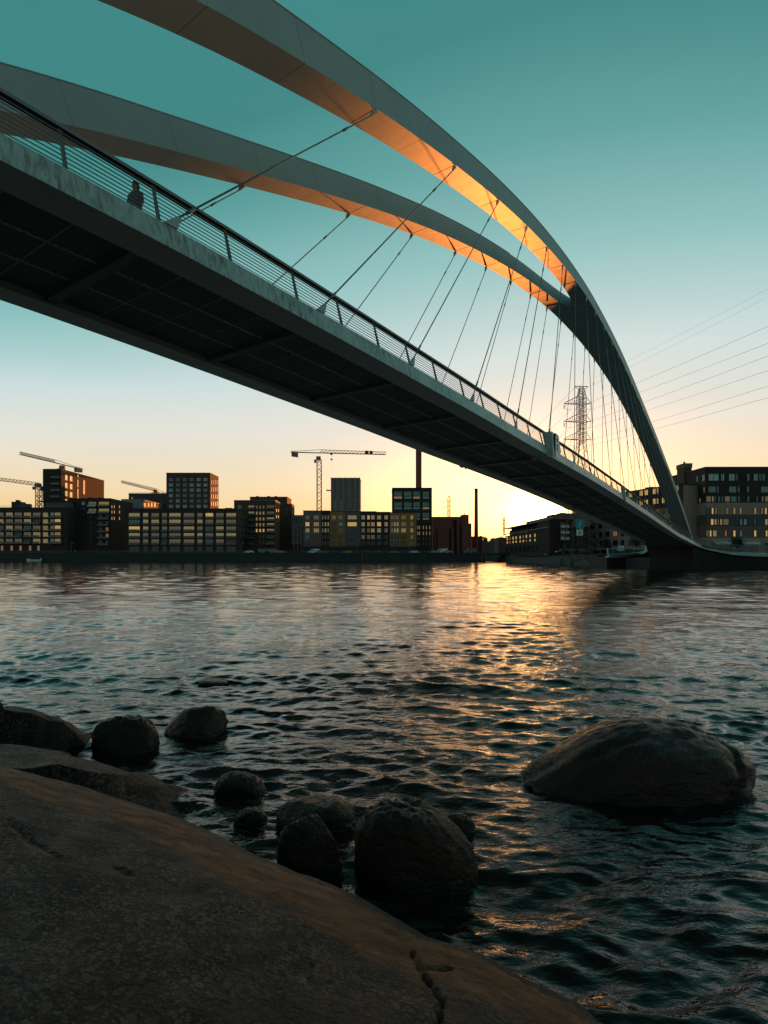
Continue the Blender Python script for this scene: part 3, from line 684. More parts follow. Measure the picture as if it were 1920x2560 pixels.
# abutment: dark concrete mass whose face curves out to carry the flare
nl = [(p, n) for (p, n, t), P in zip(NF, NP) if P[0] > 7.0]; fl = [(p, n) for (p, n, t), P in zip(FFr, FP) if P[0] > 7.0]
kn = [(p, n) for (p, n, t), P in zip(NF, NP) if P[0] > 8.1]; kf = [(p, n) for (p, n, t), P in zip(FFr, FP) if P[0] > 8.0]
kf = [(p, n) for (p, n, t), P in zip(FFr, FP) if P[0] > 8.72]; kn = [(p, n) for (p, n, t), P in zip(NF, NP) if P[0] > 8.5]
ring_t = [p + n * .55 + Vector((0, 0, .12)) for p, n in kn] + [Vector((150, 92, 2.2)), Vector((150, 150, 2.2)), Vector((50, 140, 2.2))] + [p + n * .55 + Vector((0, 0, .12)) for p, n in kf[::-1]]
b = MB(); n_ = len(ring_t)
for i in range(n_):
    p0, p1 = ring_t[i], ring_t[(i + 1) % n_]
    b.face([Vector((p0.x, p0.y, -1.5)), Vector((p1.x, p1.y, -1.5)), p1, p0], 0, False)
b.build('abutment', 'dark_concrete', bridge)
# near end of the bridge, behind the viewer's shoulder: springing block of the arch
b = MB(); b.box8([B(-1.6, -.30, -.25), B(-.5, -.30, -.25), B(-.5, .85, -.25), B(-1.6, .85, -.25), B(-1.5, -.25, .05), B(-.65, -.25, .05), B(-.65, .80, .05), B(-1.5, .80, .05)])
b.build('arch_footing', 'concrete', bridge)
b = MB(); b.box8([B(10.4, .1, -.02), B(11.1, .1, -.02), B(11.1, .444, -.02), B(10.4, .444, -.02), B(10.4, .1, .13), B(11.1, .1, .13), B(11.1, .444, .13), B(10.4, .444, .13)])
b.build('arch_footing', 'concrete', bridge)
# flare end posts
for (fr, idx) in ((NF, -8), (FFr, -1), (FFr, -30)):
    p, n, t = fr[idx]; b = MB(); x = t * .16
    q = p - n * .03; top = p + n * (LEAN * (HF + RH)) + Vector((0, 0, HF + RH + .12))
    b.box8([q - x, q + x, q + x + n * .2, q - x + n * .2, top - x * .8, top + x * .8, top + x * .8 + n * .12, top - x * .8 + n * .12]); b.build('end_post', 'balc_white', bridge)
# signs hung on the bridge edges
def nav_sign(s, label, near=True, plate=True):
    e = 0 if near else WD; k = 1 if near else -1
    r_ = thing('navigation_sign', tuple(B(s, e, zb(s))), label, 'sign')
    b = MB(); q = lambda ds, de, dz: B(s, e, zb(s)) + Vector((SA, CA, 0)) * ds + Vector((-CA, SA, 0)) * de * k + Vector((0, 0, dz))
    b.box8([q(-.16, -.32, -.05), q(.22, -.32, -.05), q(.22, .10, -.05), q(-.16, .10, -.05), q(-.16, -.22, 1.55), q(.22, -.22, 1.55), q(.22, .42, 1.55), q(-.16, .42, 1.55)])
    if not plate:
        b = MB(); b.box8([q(-.09, -.14, -.02), q(.12, -.14, -.02), q(.12, .10, -.02), q(-.09, .10, -.02), q(-.09, -.02, 1.35), q(.12, -.02, 1.35), q(.12, .36, 1.35), q(-.09, .36, 1.35)])
    b.build('housing', 'fascia', r_)
    b = MB(); b.bar(q(-.3, .1, -.12), q(-.3, 1.1, -.10), .04); b.bar(q(.3, .1, -.12), q(.3, 1.1, -.10), .04); b.bar(q(-.3, 1.05, -.10), q(.3, 1.05, -.10), .05); b.build('bracket', 'railing', r_)
    if plate:
        pl = lambda u, v: q(.26 + .85 * u, -.33 - .10 * u * 0 + .0, v)
        b = MB(); P = [(0.0, -.12), (.75, -.12), (1.15, .45), (.55, 1.30), (0.0, 1.42)]
        f0 = [q(.24 + u, -.36, v) for u, v in P]; f1 = [q(.24 + u, -.31, v) for u, v in P]
        b.face(f0); b.face(list(reversed(f1)))
        for i in range(5): b.face([f0[i], f1[i], f1[(i + 1) % 5], f0[(i + 1) % 5]], 1)
        pn = b.build('plate', ['white_sign', 'red_paint'], r_)
        b = MB()
        for u, v, u2, v2 in ((.30, .95, .18, 1.15), (.30, .95, .42, 1.15), (.18, 1.15, .42, 1.15), (.38, .35, .38, .78), (.38, .78, .32, .70)):
            b.bar(q(.24 + u, -.372, v), q(.24 + u2, -.372, v2), .022)
        b.build('marking', 'ink', pn)
        b = MB(); b.box8([q(.95, -.30, .55), q(1.35, -.30, .45), q(1.35, .1, .45), q(.95, .1, .55), q(.65, -.22, 1.58), q(1.30, -.22, 1.5), q(1.30, .35, 1.5), q(.65, .35, 1.58)]); b.build('lamp_box', 'wood', r_)
    return r_
nav_sign(2.93, 'white pointed plate in a teal housing hung outside the near railing, mid span')
nav_sign(4.70, 'narrow teal housing without a plate on the near railing, towards the far shore', plate=False)
nav_sign(2.98, 'dark bracketed housing under the far edge of the deck, right of the tall chimney', near=False, plate=False)
nav_sign(4.95, 'dark bracketed housing under the far edge of the deck, above the teal lightning sign', near=False, plate=False)
# ------------------------------------------------------------------ people
def person(loc, face, label, coat='coat', legs='trouser', hair='hair', scale=1.0, pose='stand', longcoat=False):
    r_ = bpy.data.objects.new('person', None); col.objects.link(r_); r_.location = loc; r_.rotation_euler = (0, 0, face); r_.scale = (scale,) * 3; tag(r_, label, 'person')
    sit = pose == 'sit'
    hz = .45 if sit else .92
    kn = [(.09, .42, .48), (-.09, .42, .48)] if sit else [(.10, .02, .50), (-.10, .0, .50)]
    an = [(.10, .46, .08), (-.10, .46, .08)] if sit else [(.11, 0, .09), (-.11, -.02, .09)]
    V = [(0, 0, hz), (0, 0, hz + .20), (0, -.01, hz + .38), (0, 0, hz + .52), (0, .01, hz + .60), (0, .02, hz + .70), (0, .02, hz + .80)]
    R = [.13, .12, .14, .10, .055, .085, .075]; E_ = [(0, 1), (1, 2), (2, 3), (3, 4), (4, 5), (5, 6)]
    for s, kq, aq in ((1, kn[0], an[0]), (-1, kn[1], an[1])):
        i = len(V); V += [(s * .09, .02, hz - .04), kq, aq, (aq[0], aq[1] + .15, .04)]; R += [.09, .062, .042, .035]; E_ += [(0, i), (i, i + 1), (i + 1, i + 2), (i + 2, i + 3)]
        i = len(V); V += [(s * .17, 0, hz + .50), (s * .23, .02, hz + .24), (s * .20, .16, hz + .04), (s * .19, .23, hz - .0)]; R += [.055, .042, .032, .03]; E_ += [(3, i), (i, i + 1), (i + 1, i + 2), (i + 2, i + 3)]
        hnd = i + 3
        for f in range(4):
            j = len(V); V += [(s * .19 + (f - 1.5) * .018, .27, hz - .02), (s * .19 + (f - 1.5) * .019, .29 + .006 * (f % 2), hz - .055)]; R += [.009, .008]; E_ += [(hnd, j), (j, j + 1)]
        j = len(V); V += [(s * .15, .24, hz + .0), (s * .14, .26, hz - .02)]; R += [.010, .009]; E_ += [(hnd, j), (j, j + 1)]
    V.append((0, .105, hz + .71)); R.append(.015); E_.append((5, len(V) - 1))
    me = bpy.data.meshes.new('body'); me.from_pydata(V, E_, []); o = bpy.data.objects.new('body', me); col.objects.link(o); o.parent = r_
    sk = o.modifiers.new('skin', 'SKIN'); me.skin_vertices.new() if not me.skin_vertices else None
    for i, rr in enumerate(R): me.skin_vertices[0].data[i].radius = (rr, rr)
    me.skin_vertices[0].data[0].use_root = True
    o.modifiers.new('sub', 'SUBSURF').levels = 1; o.modifiers['sub'].render_levels = 1; me.materials.append(M['skin'])
    def ring(z, rx, ry, cy=0, cx=0, n=14): return [(cx + rx * math.cos(2 * math.pi * k / n), cy + ry * math.sin(2 * math.pi * k / n), z) for k in range(n)]
    b = MB()
    zl = .30 if longcoat else hz - .10
    wb = .30 if longcoat else .19
    if sit: zl = hz - .08
    b.rings([ring(zl, wb, wb * .72), ring(hz + .08, .185, .135), ring(hz + .38, .215, .145), ring(hz + .52, .19, .12), ring(hz + .575, .085, .075)])
    for s in (1, -1): b.bar((s * .17, 0, hz + .50), (s * .235, .02, hz + .23), .07, 0, 8, .058); b.bar((s * .235, .02, hz + .25), (s * .20, .16, hz + .04), .056, 0, 8, .045)
    c = b.build('coat', coat, None, origin=(0, 0, 0)); c.parent = r_
    b = MB()
    for s, kq, aq in ((1, kn[0], an[0]), (-1, kn[1], an[1])): b.bar((s * .09, 0, hz), kq, .105, 0, 10, .075); b.bar(kq, aq, .075, 0, 10, .055)
    c = b.build('trousers', legs, None, origin=(0, 0, 0)); c.parent = r_
    b = MB(); b.rings([ring(hz + .66, .086, .06, -.03), ring(hz + .74, .098, .09, -.012), ring(hz + .82, .085, .085, .0), ring(hz + .86, .04, .045, .0)])
    c = b.build('hair', hair, None, origin=(0, 0, 0)); c.parent = r_
    return r_
P0 = B(.625, .10, zb(.62) + .050); P0 = B(.68, .14, zb(.68) + .050); person(tuple(P0), AL + 2.2, 'person in a dark flared coat standing behind the near railing on the bridge', longcoat=True)
# ------------------------------------------------------------------ land and quays
GL = 3.55; GR = 2.55
def prism(name, poly, z0, z1, mats, mt=0, ms=1, parent=None):
    b = MB(); n = len(poly)
    b.face([(x, y, z1) for x, y in poly], mt); b.face([(x, y, z0) for x, y in reversed(poly)], ms)
    for i in range(n):
        a, c = poly[i], poly[(i + 1) % n]; b.face([(a[0], a[1], z0), (c[0], c[1], z0), (c[0], c[1], z1), (a[0], a[1], z1)], ms)
    return b.build(name, mats, parent)
QL = lambda px: 245 - (px + 300) / 1513 * 23      # depth of the left quay line
xq = lambda px: (XW(px, QL(px)), QL(px))
struct(prism('ground', [xq(-900), xq(1213), (41, 330), (44, 420), (900, 420), (900, 1600), (-1500, 1600), (-1500, 300)], -3, GL, ['land', 'quay']))
RP = [(47, 110.2), (50.5, 104.0), (55.5, 98.6), (62, 95.5), (66, 94.0), (90, 89), (140, 78), (700, 60), (700, 400), (47, 400), (48.5, 236), (52.5, 200), (56.5, 165), (57, 135), (50, 116)]
struct(prism('ground', [(x, y) for x, y in RP], -3, GR - .55, ['land', 'concrete']))
struct(prism('ground', [(58, 130), (66, 126), (90, 126), (700, 110), (700, 400), (49.5, 400), (50, 240), (54, 200), (58.5, 165)], -3, GR + .35, ['land', 'concrete']))
# long sheet-piled quay wall faces (set in front of the ground block)
def quay_piece(pa, pb, label):
    b = MB(); n = int((pb - pa) / 6) 
    for i in range(n):
        x0, y0 = xq(pa + (pb - pa) * i / n); x1, y1 = xq(pa + (pb - pa) * (i + 1) / n); d = .22 if i % 2 else .06
        b.box8([(x0, y0 - d, -2), (x1, y1 - d, -2), (x1, y1 + .05, -2), (x0, y0 + .05, -2), (x0, y0 - d, GL - .35), (x1, y1 - d, GL - .35), (x1, y1 + .05, GL - .35), (x0, y0 + .05, GL - .35)])
    x0, y0 = xq(pa); x1, y1 = xq(pb)
    r_ = thing('quay_wall', ((x0 + x1) / 2, (y0 + y1) / 2, 0), label, 'wall')
    b.build('sheet_piling', 'quay', r_)
    b = MB(); b.box8([(x0, y0 - .35, GL - .35), (x1, y1 - .35, GL - .35), (x1, y1 + .3, GL - .35), (x0, y0 + .3, GL - .35), (x0, y0 - .35, GL + .03), (x1, y1 - .35, GL + .03), (x1, y1 + .3, GL + .03), (x0, y0 + .3, GL + .03)]); b.build('coping', 'quay', r_)
    return r_
quay_piece(-300, 610, 'dark sheet-piled quay wall below the balcony blocks at left')
quay_piece(610, 1213, 'dark sheet-piled quay wall below the colourful row and the power plant')
def quay_rail(pa, pb, label):
    r_ = thing('quay_railing', (xq((pa + pb) / 2)[0], QL(pa), GL), label, 'railing')
    for h in (.35, .7, 1.05):
        b = MB(); b.path([Vector((*xq(pa + (pb - pa) * i / 12), GL + h)) for i in range(13)], .03); b.build('rail_bar', 'railing', r_)
    n = 40
    for i in range(n + 1):
        x, y = xq(pa + (pb - pa) * i / n); b = MB(); b.box(x - .04, x + .04, y - .04, y + .04, GL, GL + 1.08); b.build('post', 'railing', r_)
quay_rail(-60, 610, 'long thin railing along the quay in front of the balcony blocks')
quay_rail(700, 1080, 'thin railing along the quay in front of the colourful row')
def ladder(px, label, c='yellow_paint', w_=.75, dz=0):
    x, y = xq(px); y -= .5; r_ = thing('quay_ladder', (x, y, -.5), label, 'ladder')
    for s in (-1, 1): b = MB(); b.bar((x + s * w_, y, -.6), (x + s * w_, y, GL - .4 + dz), .09, 0, 6); b.build('side_rail', c, r_)
    for k in range(7): b = MB(); b.bar((x - w_, y, .2 + k * .45), (x + w_, y, .2 + k * .45), .02); b.build('rung', 'quay', r_)
ladder(146, 'pair of yellow ladder rails on the quay wall right of the moored motorboat')
ladder(450, 'pair of yellow ladder rails on the quay wall below the ten-column balcony block')
ladder(911, 'pair of yellow ladder rails on the quay wall left of two small white plates')
ladder(1209, 'pair of yellow ladder rails at the right quay end by the road bridge')
x, y = xq(295); b = MB(); b.bar((x, y - .5, -.5), (x, y - .5, 3.3), .12, 0, 8); b.bar((x, y - .5, 3.3), (x, y - .5, 3.6), .2, 0, 8); tag(b.build('mooring_post', 'red_paint'), 'thin dark red mooring post standing against the quay wall', 'post')
for px, lab in ((421, 'left small white plate on the quay wall below the balcony block'), (441, 'small white plate just left of the yellow ladder rails at the balcony block'),
                (920.6, 'small white plate just right of the yellow ladder rails below the dark row houses'), (938.7, 'right one of two small white plates below the dark row houses')):
    x, y = xq(px); b = MB(); b.box(x - .32, x + .32, y - .42, y - .36, 2.3, 2.85); b.box(x - .05, x + .05, y - .36, y - .2, 2.4, 2.7, 1); tag(b.build('wall_plate', ['white_paint', 'quay']), lab, 'plate')
# graffiti tag, puffy letters
def strokes(name, mt, segs, ox, y, oz, s, r, th=.03):
    b = MB()
    for pl in segs: b.path([Vector((ox + p[0] * s, y, oz + p[1] * s)) for p in pl], r, 0, 5)
    return b.build(name, mt)
gx, gy = xq(643); LT = {'W': [[(0, 1), (.2, 0), (.4, .7), (.6, 0), (.8, 1)]], 'U': [[(0, 1), (0, .2), (.3, 0), (.6, .2), (.6, 1)]], 'S': [[(.6, .9), (.2, 1), (0, .75), (.6, .35), (.4, 0), (0, .1)]],
     'E': [[(.6, 1), (0, 1), (0, 0), (.6, 0)], [(0, .5), (.5, .5)]], 'R': [[(0, 0), (0, 1), (.5, .9), (.5, .55), (0, .5), (.6, 0)]], 'K': [[(0, 0), (0, 1)], [(.6, 1), (0, .45), (.6, 0)]]}
segs = []; cx_ = 0
for ch, ww in (('W', .95), ('U', .75), ('S', .75), ('E', .72), ('R', .75), ('K', .7)):
    for pl in LT[ch]: segs.append([(p[0] + cx_, p[1]) for p in pl])
    cx_ += ww
tag(strokes('graffiti', 'awning', segs, gx - 2.1, gy - .26, 1.75, .95, .085), 'pale teal graffiti lettering sprayed on the quay wall below the brick block', 'graffiti')
# ------------------------------------------------------------------ buildings
class Facade:
    """a plan line from (pxL, YL) to (pxR, YR); windows given in source pixels land on it"""
    def __init__(s, pxL, YL, pxR, YR, off=.0):
        s.a = Vector((XW(pxL, YL), YL)); s.b = Vector((XW(pxR, YR), YR)); s.t = (s.b - s.a).normalized(); s.n = Vector((s.t.y, -s.t.x))
    def hit(s, px, py):
        k = (px - CX) / FX     # X = k Y
        # a + u t ; X - kY = 0
        u = -(s.a.x - k * s.a.y) / (s.t.x - k * s.t.y); Y = s.a.y + u * s.t.y
        return u, CAMH + (HY - py) / FX * Y
    def P(s, u, z, o): return Vector((s.a.x + s.t.x * u + s.n.x * o, s.a.y + s.t.y * u + s.n.y * o, z))
    def slab(s, mb, u0, u1, z0, z1, o0, o1, mi=0):
        mb.box8([s.P(u0, z0, o1), s.P(u1, z0, o1), s.P(u1, z0, o0), s.P(u0, z0, o0), s.P(u0, z1, o1), s.P(u1, z1, o1), s.P(u1, z1, o0), s.P(u0, z1, o0)], mi)
    def window(s, parent, x0, x1, y0, y1, g, frame='frame', mull=1, name='window', trans=True, fw=.07):
        u0, zt = s.hit(x0, y0); u1, _ = s.hit(x1, y0); um = (x0 + x1) / 2
        _, zb_ = s.hit(um, y1); _, zt = s.hit(um, y0)
        if u0 > u1: u0, u1 = u1, u0
        b = MB(); f = .10
        s.slab(b, u0, u1, zb_, zb_ + f, .02, .12); s.slab(b, u0, u1, zt - f, zt, .02, .12); s.slab(b, u0, u0 + f, zb_ + f, zt - f, .02, .12); s.slab(b, u1 - f, u1, zb_ + f, zt - f, .02, .12)
        for i in range(mull): um_ = u0 + (u1 - u0) * (i + 1) / (mull + 1) + .12 * (i % 2); s.slab(b, um_ - .045, um_ + .045, zb_ + f, zt - f, .055, .11)
        s.slab(b, u0 + f, u1 - f, zb_ + f, zt - f, .02, .05, 1)
        return b.build(name, [frame, g], parent)
    def balcony(s, parent, x0, x1, yfloor, depth=1.2, h=1.05, m='balustrade', rail='frame'):
        um = (x0 + x1) / 2; u0, _ = s.hit(x0, yfloor); u1, _ = s.hit(x1, yfloor); _, z = s.hit(um, yfloor)
        b = MB(); s.slab(b, u0, u1, z - .18, z, .0, depth); s.slab(b, u0 + .03, u1 - .03, z + .02, z + h, depth - .08, depth - .03, 1); s.slab(b, u0, u1, z + h, z + h + .06, depth - .1, depth, 2)
        return b.build('balcony', [rail, m, rail], parent)
def pick(pal): return rnd.choices([p[0] for p in pal], [p[1] for p in pal])[0]
def block(name, label, cat, px0, px1, ytop, Y, depth, wall, base=None, roof='roof', YR=None, group=None, parapet=.0, ytopR=None):
    """a box building: front from px0 to px1 at depth Y, going back by depth metres; returns (thing, front facade)"""
    YR = YR or Y; f = Facade(px0, Y, px1, YR); z1 = ZW(ytop, Y); base = GL - .3 if base is None else base
    r_ = thing(name, (float((f.a.x + f.b.x) / 2), float((f.a.y + f.b.y) / 2), base), label, cat, group)
    ln = (f.b - f.a).length; b = MB(); f.slab(b, 0, ln, base, z1, -depth, 0); b.build('wall', wall, r_)
    b = MB(); f.slab(b, -.15, ln + .15, z1 + .003, z1 + .28, -depth - .15, .15); b.build('roof', roof, r_)
    f.len = ln; f.top = z1; f.base = base; f.depth = depth
    f.side = Facade.__new__(Facade); f.side.a = Vector((f.b.x, f.b.y)); q = f.P(ln, 0, -depth); f.side.b = Vector((q.x, q.y)); f.side.t = (f.side.b - f.side.a).normalized(); f.side.n = Vector((f.side.t.y, -f.side.t.x))
    f.left = Facade.__new__(Facade); q = f.P(0, 0, -depth); f.left.a = Vector((q.x, q.y)); f.left.b = Vector((f.a.x, f.a.y)); f.left.t = (f.left.b - f.left.a).normalized(); f.left.n = Vector((f.left.t.y, -f.left.t.x))
    return r_, f
def extra(parent, f, name, x0, x1, y0, y1, mt, o0=-3, o1=-.2):
    u0, zt = f.hit(x0, y0); u1, _ = f.hit(x1, y0); _, zb_ = f.hit((x0 + x1) / 2, y1); b = MB(); f.slab(b, u0, u1, zb_, zt, o0, o1); return b.build(name, mt, parent)
PAL_BALC = [('g_olive', 5), ('g_yellow', 3), ('g_dark', 2), ('g_teal', 2)]
# B1 long balcony block at far left
r_, f = block('apartment_block', 'long dark brick block with balcony rows, at the left edge of the waterfront', 'building', -60, 168, 1270, 258, 16, 'brick_dark')
rows = [(1281, 1294), (1297.5, 1310), (1313.5, 1327), (1330, 1343), (1346.5, 1359)]
for i, (a, c) in enumerate(rows):
    for (x0, x1) in ((-30, -10), (-7, 9.5), (15, 32.5), (37, 55.5), (60, 78), (82.5, 101.5)):
        f.window(r_, x0, x1, a, c, pick(PAL_BALC), mull=2)
        f.balcony(r_, x0, x1, c + .6, 1.0, .9)
    f.window(r_, 107.5, 120.5, a + .5, c - 1, pick([('g_yellow', 4), ('g_pale', 1), ('g_orange', 1)]), frame='frame_white', mull=2)
    f.window(r_, 137, 152, a, c - 3, pick([('g_gold', 1), ('g_yellow', 2)]), mull=3); f.window(r_, 126, 136, a, c - 3, 'g_olive', mull=0)
    f.balcony(r_, 125, 158, c + .6, 1.4, .95, 'balustrade')
for x0 in (2, 26, 48, 72, 93): f.window(r_, x0, x0 + 7, 1364, 1377, 'g_orange', mull=0)
extra(r_, f, 'penthouse', 101, 157, 1251, 1270, 'grey_render', -9, -4); extra(r_, f, 'canopy', 79, 157, 1250, 1251.5, 'roof', -10, -3)
extra(r_, f, 'ventilation_stack', 14, 37, 1252, 1270, 'roof', -8, -4); extra(r_, f, 'chimney', 21, 27, 1247, 1252, 'roof', -7, -5); extra(r_, f, 'chimney', 46, 56, 1257, 1270, 'roof', -7, -5)
extra(r_, f, 'roof_railing', -40, 158, 1264.5, 1265.3, 'railing', -.5, -.4)
# B2 dark tower with glowing right flank
r_, f = block('tower_block', 'tall dark and red brick tower under the left crane, its flank lit orange', 'building', 108, 154, 1173.5, 290, 44, 'brick_red')
extra(r_, f, 'front_cladding', 108, 154.0, 1174.5, 1250, 'brick_black', .0, .35)
for a in (1182, 1198, 1214, 1230): f.window(r_, 129, 152, a, a + 13, 'g_olive', mull=3); f.balcony(r_, 129, 152, a + 14, 1.2, 1)
for c0, c1 in ((162, 169), (174, 181)):
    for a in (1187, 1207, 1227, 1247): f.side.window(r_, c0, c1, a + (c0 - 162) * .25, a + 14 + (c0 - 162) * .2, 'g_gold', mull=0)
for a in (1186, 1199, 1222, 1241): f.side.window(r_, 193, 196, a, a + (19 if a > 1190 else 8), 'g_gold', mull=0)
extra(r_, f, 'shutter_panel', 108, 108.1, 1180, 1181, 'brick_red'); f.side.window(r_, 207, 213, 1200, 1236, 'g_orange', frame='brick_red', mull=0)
# B3
r_, f = block('apartment_block', 'near-black brick block with orange-lit right flank, between the balcony blocks', 'building', 168, 275.6, 1247, 268, 24, 'brick_dark')
for a in (1254, 1271):
    f.window(r_, 204, 213, a, a + 9, 'g_pale' if a < 1260 else 'g_dark', mull=1); f.window(r_, 221, 241, a, a + 11, 'g_olive', mull=2); f.window(r_, 247, 273, a, a + 10, 'g_yellow', mull=4)
    f.balcony(r_, 221, 242, a + 13, 1.2, .9, 'balc_white'); f.balcony(r_, 247, 274, a + 13, 1.2, .9)
for a in (1286, 1302, 1318, 1334, 1350):
    for x0 in (168, 182, 194, 204, 213, 225): f.window(r_, x0, x0 + 3.2, a, a + 10, 'g_teal' if x0 == 194 else 'g_dark', mull=0)
    f.window(r_, 247, 256, a, a + 11, 'g_dark'); f.window(r_, 264, 272, a, a + 11, 'g_orange' if a in (1318, 1334) else 'g_dark')
    f.balcony(r_, 246, 273, a + 13, 1.2, .9)
for x0 in (278, 284, 297):
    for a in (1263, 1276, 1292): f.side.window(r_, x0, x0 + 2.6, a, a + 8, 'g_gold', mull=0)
extra(r_, f, 'ventilation_hood', 219, 230, 1243.5, 1247, 'roof'); extra(r_, f, 'ventilation_hood', 243, 254, 1243.5, 1247, 'roof')
# B4
r_, f = block('apartment_block', 'pale grey rendered block with a sunlit flank, behind the ten-column balcony block', 'building', 303.6, 353.5, 1249, 300, 42, 'pale_render', roof='roof_light')
for x0, x1 in ((308, 316), (323, 330)): f.window(r_, x0, x1, 1257, 1266 if x1 < 320 else 1265, 'g_olive', mull=1)
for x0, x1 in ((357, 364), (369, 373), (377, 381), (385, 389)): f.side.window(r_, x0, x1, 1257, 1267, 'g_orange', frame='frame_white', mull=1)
r_, f = block('unfinished_block', 'dark block under construction with guard rails on its roof, beneath the small crane', 'building', 321.6, 417, 1234.5, 330, 25, 'slate')
extra(r_, f, 'guard_rail', 323, 415, 1231, 1231.6, 'railing', -.6, -.5)
for k in range(12): extra(r_, f, 'guard_post', 324 + k * 8, 324.5 + k * 8, 1231, 1234.5, 'railing', -.6, -.5)
f.window(r_, 328, 333, 1242, 1248, 'g_orange', mull=0)
# B5 ten-column balcony block
r_, f = block('apartment_block', 'wide dark brick block with ten columns of glazed balconies in five rows', 'building', 314.7, 592, 1272.5, 258, 17, 'brick_dark')
cols = [(322, 350), (357.6, 371), (378.4, 398), (405, 418), (423, 452), (459, 486), (493, 507), (514, 533.5), (540, 559.5), (565.5, 590.5)]
for (a, c) in ((1281.6, 1295.5), (1298, 1311.5), (1315, 1328), (1331.5, 1344), (1347, 1361)):
    for (x0, x1) in cols:
        mid = x0 + (x1 - x0) * .45
        g = pick([('g_yellow', 5), ('g_olive', 4), ('g_gold', .5), ('g_teal', 1)]) if a < 1340 else pick([('g_olive', 4), ('g_dark', 4), ('g_teal', 2)])
        f.window(r_, x0, x1, a + .6, c - 1.2, g, frame='frame', mull=3 if x1 - x0 > 16 else 1)
for (a, c) in ((1281.6, 1295.5), (1298, 1311.5), (1315, 1328), (1331.5, 1344), (1347, 1361)):
    for (x0, x1) in cols[:10]:
        f.balcony(r_, x0, x1, c + .2, .7, .8, 'balustrade', 'crane_grey')
for x0, x1 in cols: f.window(r_, x0 + 1, x1 - 1, 1365.5, 1380, 'g_dark', mull=1, name='archway')
for x0 in (599, 606, 611, 617):
    for a in (1287, 1303, 1319, 1335, 1351): f.side.window(r_, x0, x0 + 2, a, a + 9, 'g_teal' if a < 1340 else 'g_dark', mull=0)
extra(r_, f, 'roof_plant', 562, 578, 1269.5, 1272.5, 'roof')
# B6 tower
r_, f = block('tower_block', 'square dark brick tower with six columns of greenish windows', 'building', 415.8, 525.3, 1183, 315, 16, 'brick_brown')
for i, a in enumerate((1194.5, 1208, 1221, 1234.5, 1248, 1261.5)):
    for (x0, x1) in ((422, 432.5), (439.5, 450), (457, 467.5), (474, 485), (491.5, 502), (508.5, 519)):
        f.window(r_, x0, x1, a, a + 8.8, pick([('g_pale', 5), ('g_teal', 5), ('g_green', 2)]), mull=2)
for x0 in (528, 533, 538, 542):
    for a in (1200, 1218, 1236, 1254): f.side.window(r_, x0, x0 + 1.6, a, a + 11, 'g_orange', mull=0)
for px in (484, 507): extra(r_, f, 'antenna', px, px + .6, 1180, 1183, 'railing')
# B7
r_, f = block('apartment_block', 'brown brick block with narrow yellow windows and corner balconies, left of the grid facade', 'building', 585, 687.5, 1251.6, 280, 13, 'brick_brown', roof='roof_light')
f.window(r_, 593.5, 605, 1262, 1272, 'g_teal', mull=2)
for i, a in enumerate((1263.5, 1278.5, 1293, 1307.5, 1322, 1337, 1352)):
    if i in (0, 1): f.window(r_, 621, 636, a, a + 8, 'g_yellow', mull=2)
    for x0 in (639.5, 648, 656.5): f.window(r_, x0, x0 + 5, a, a + 8.6, ['g_olive', 'g_yellow', 'g_yellow', 'g_yellow', 'g_gold', 'g_dark', 'g_dark'][i], mull=0)
    f.window(r_, 667, 686, a, a + 8, ['g_olive', 'g_olive', 'g_yellow', 'g_yellow', 'g_yellow', 'g_dark', 'g_dark'][i], mull=3); f.balcony(r_, 666, 687, a + 9.6, 1.2, .9)
    f.balcony(r_, 620, 637, a + 9.6, 1.2, .9)
for x0 in (690, 695): 
    for a in (1272, 1288, 1304): f.side.window(r_, x0, x0 + 2, a, a + 8, 'g_dark', mull=0)
r_, f = block('apartment_block', 'stepped dark brick block rising behind the brown brick one', 'building', 625, 718, 1243, 310, 14, 'brick_brown')
for x0 in (640, 668, 686): extra(r_, f, 'ventilation_stack', x0, x0 + 6, 1240, 1243, 'roof')
extra(r_, f, 'lower_wing', 712, 729, 1259, 1385, 'brick_brown', -10, -.5)
for a in (1270, 1279): f.window(r_, 715.5, 719, a, a + 6, 'g_teal', mull=0)
# B9 grid facade
r_, f = block('office_block', 'grey facade with a pale concrete grid, squeezed left of the colourful row', 'building', 727, 760, 1289, 290, 12, 'brick_black')
for i in range(7): extra(r_, f, 'pilaster', 730 + i * 4.4, 731.2 + i * 4.4, 1290, 1312, 'white_grid', .02, .3)
for y in (1290, 1312, 1329, 1346): extra(r_, f, 'string_course', 729, 758, y, y + 1.4, 'white_grid', .03, .36)
for i in range(3): extra(r_, f, 'pilaster', 735 + i * 9, 736.4 + i * 9, 1313, 1375, 'white_grid', .02, .3)
for y in (1315, 1332, 1349): 
    for i in range(3): f.window(r_, 729 + i * 9, 734.5 + i * 9, y, y + 11, 'g_dark', mull=1)
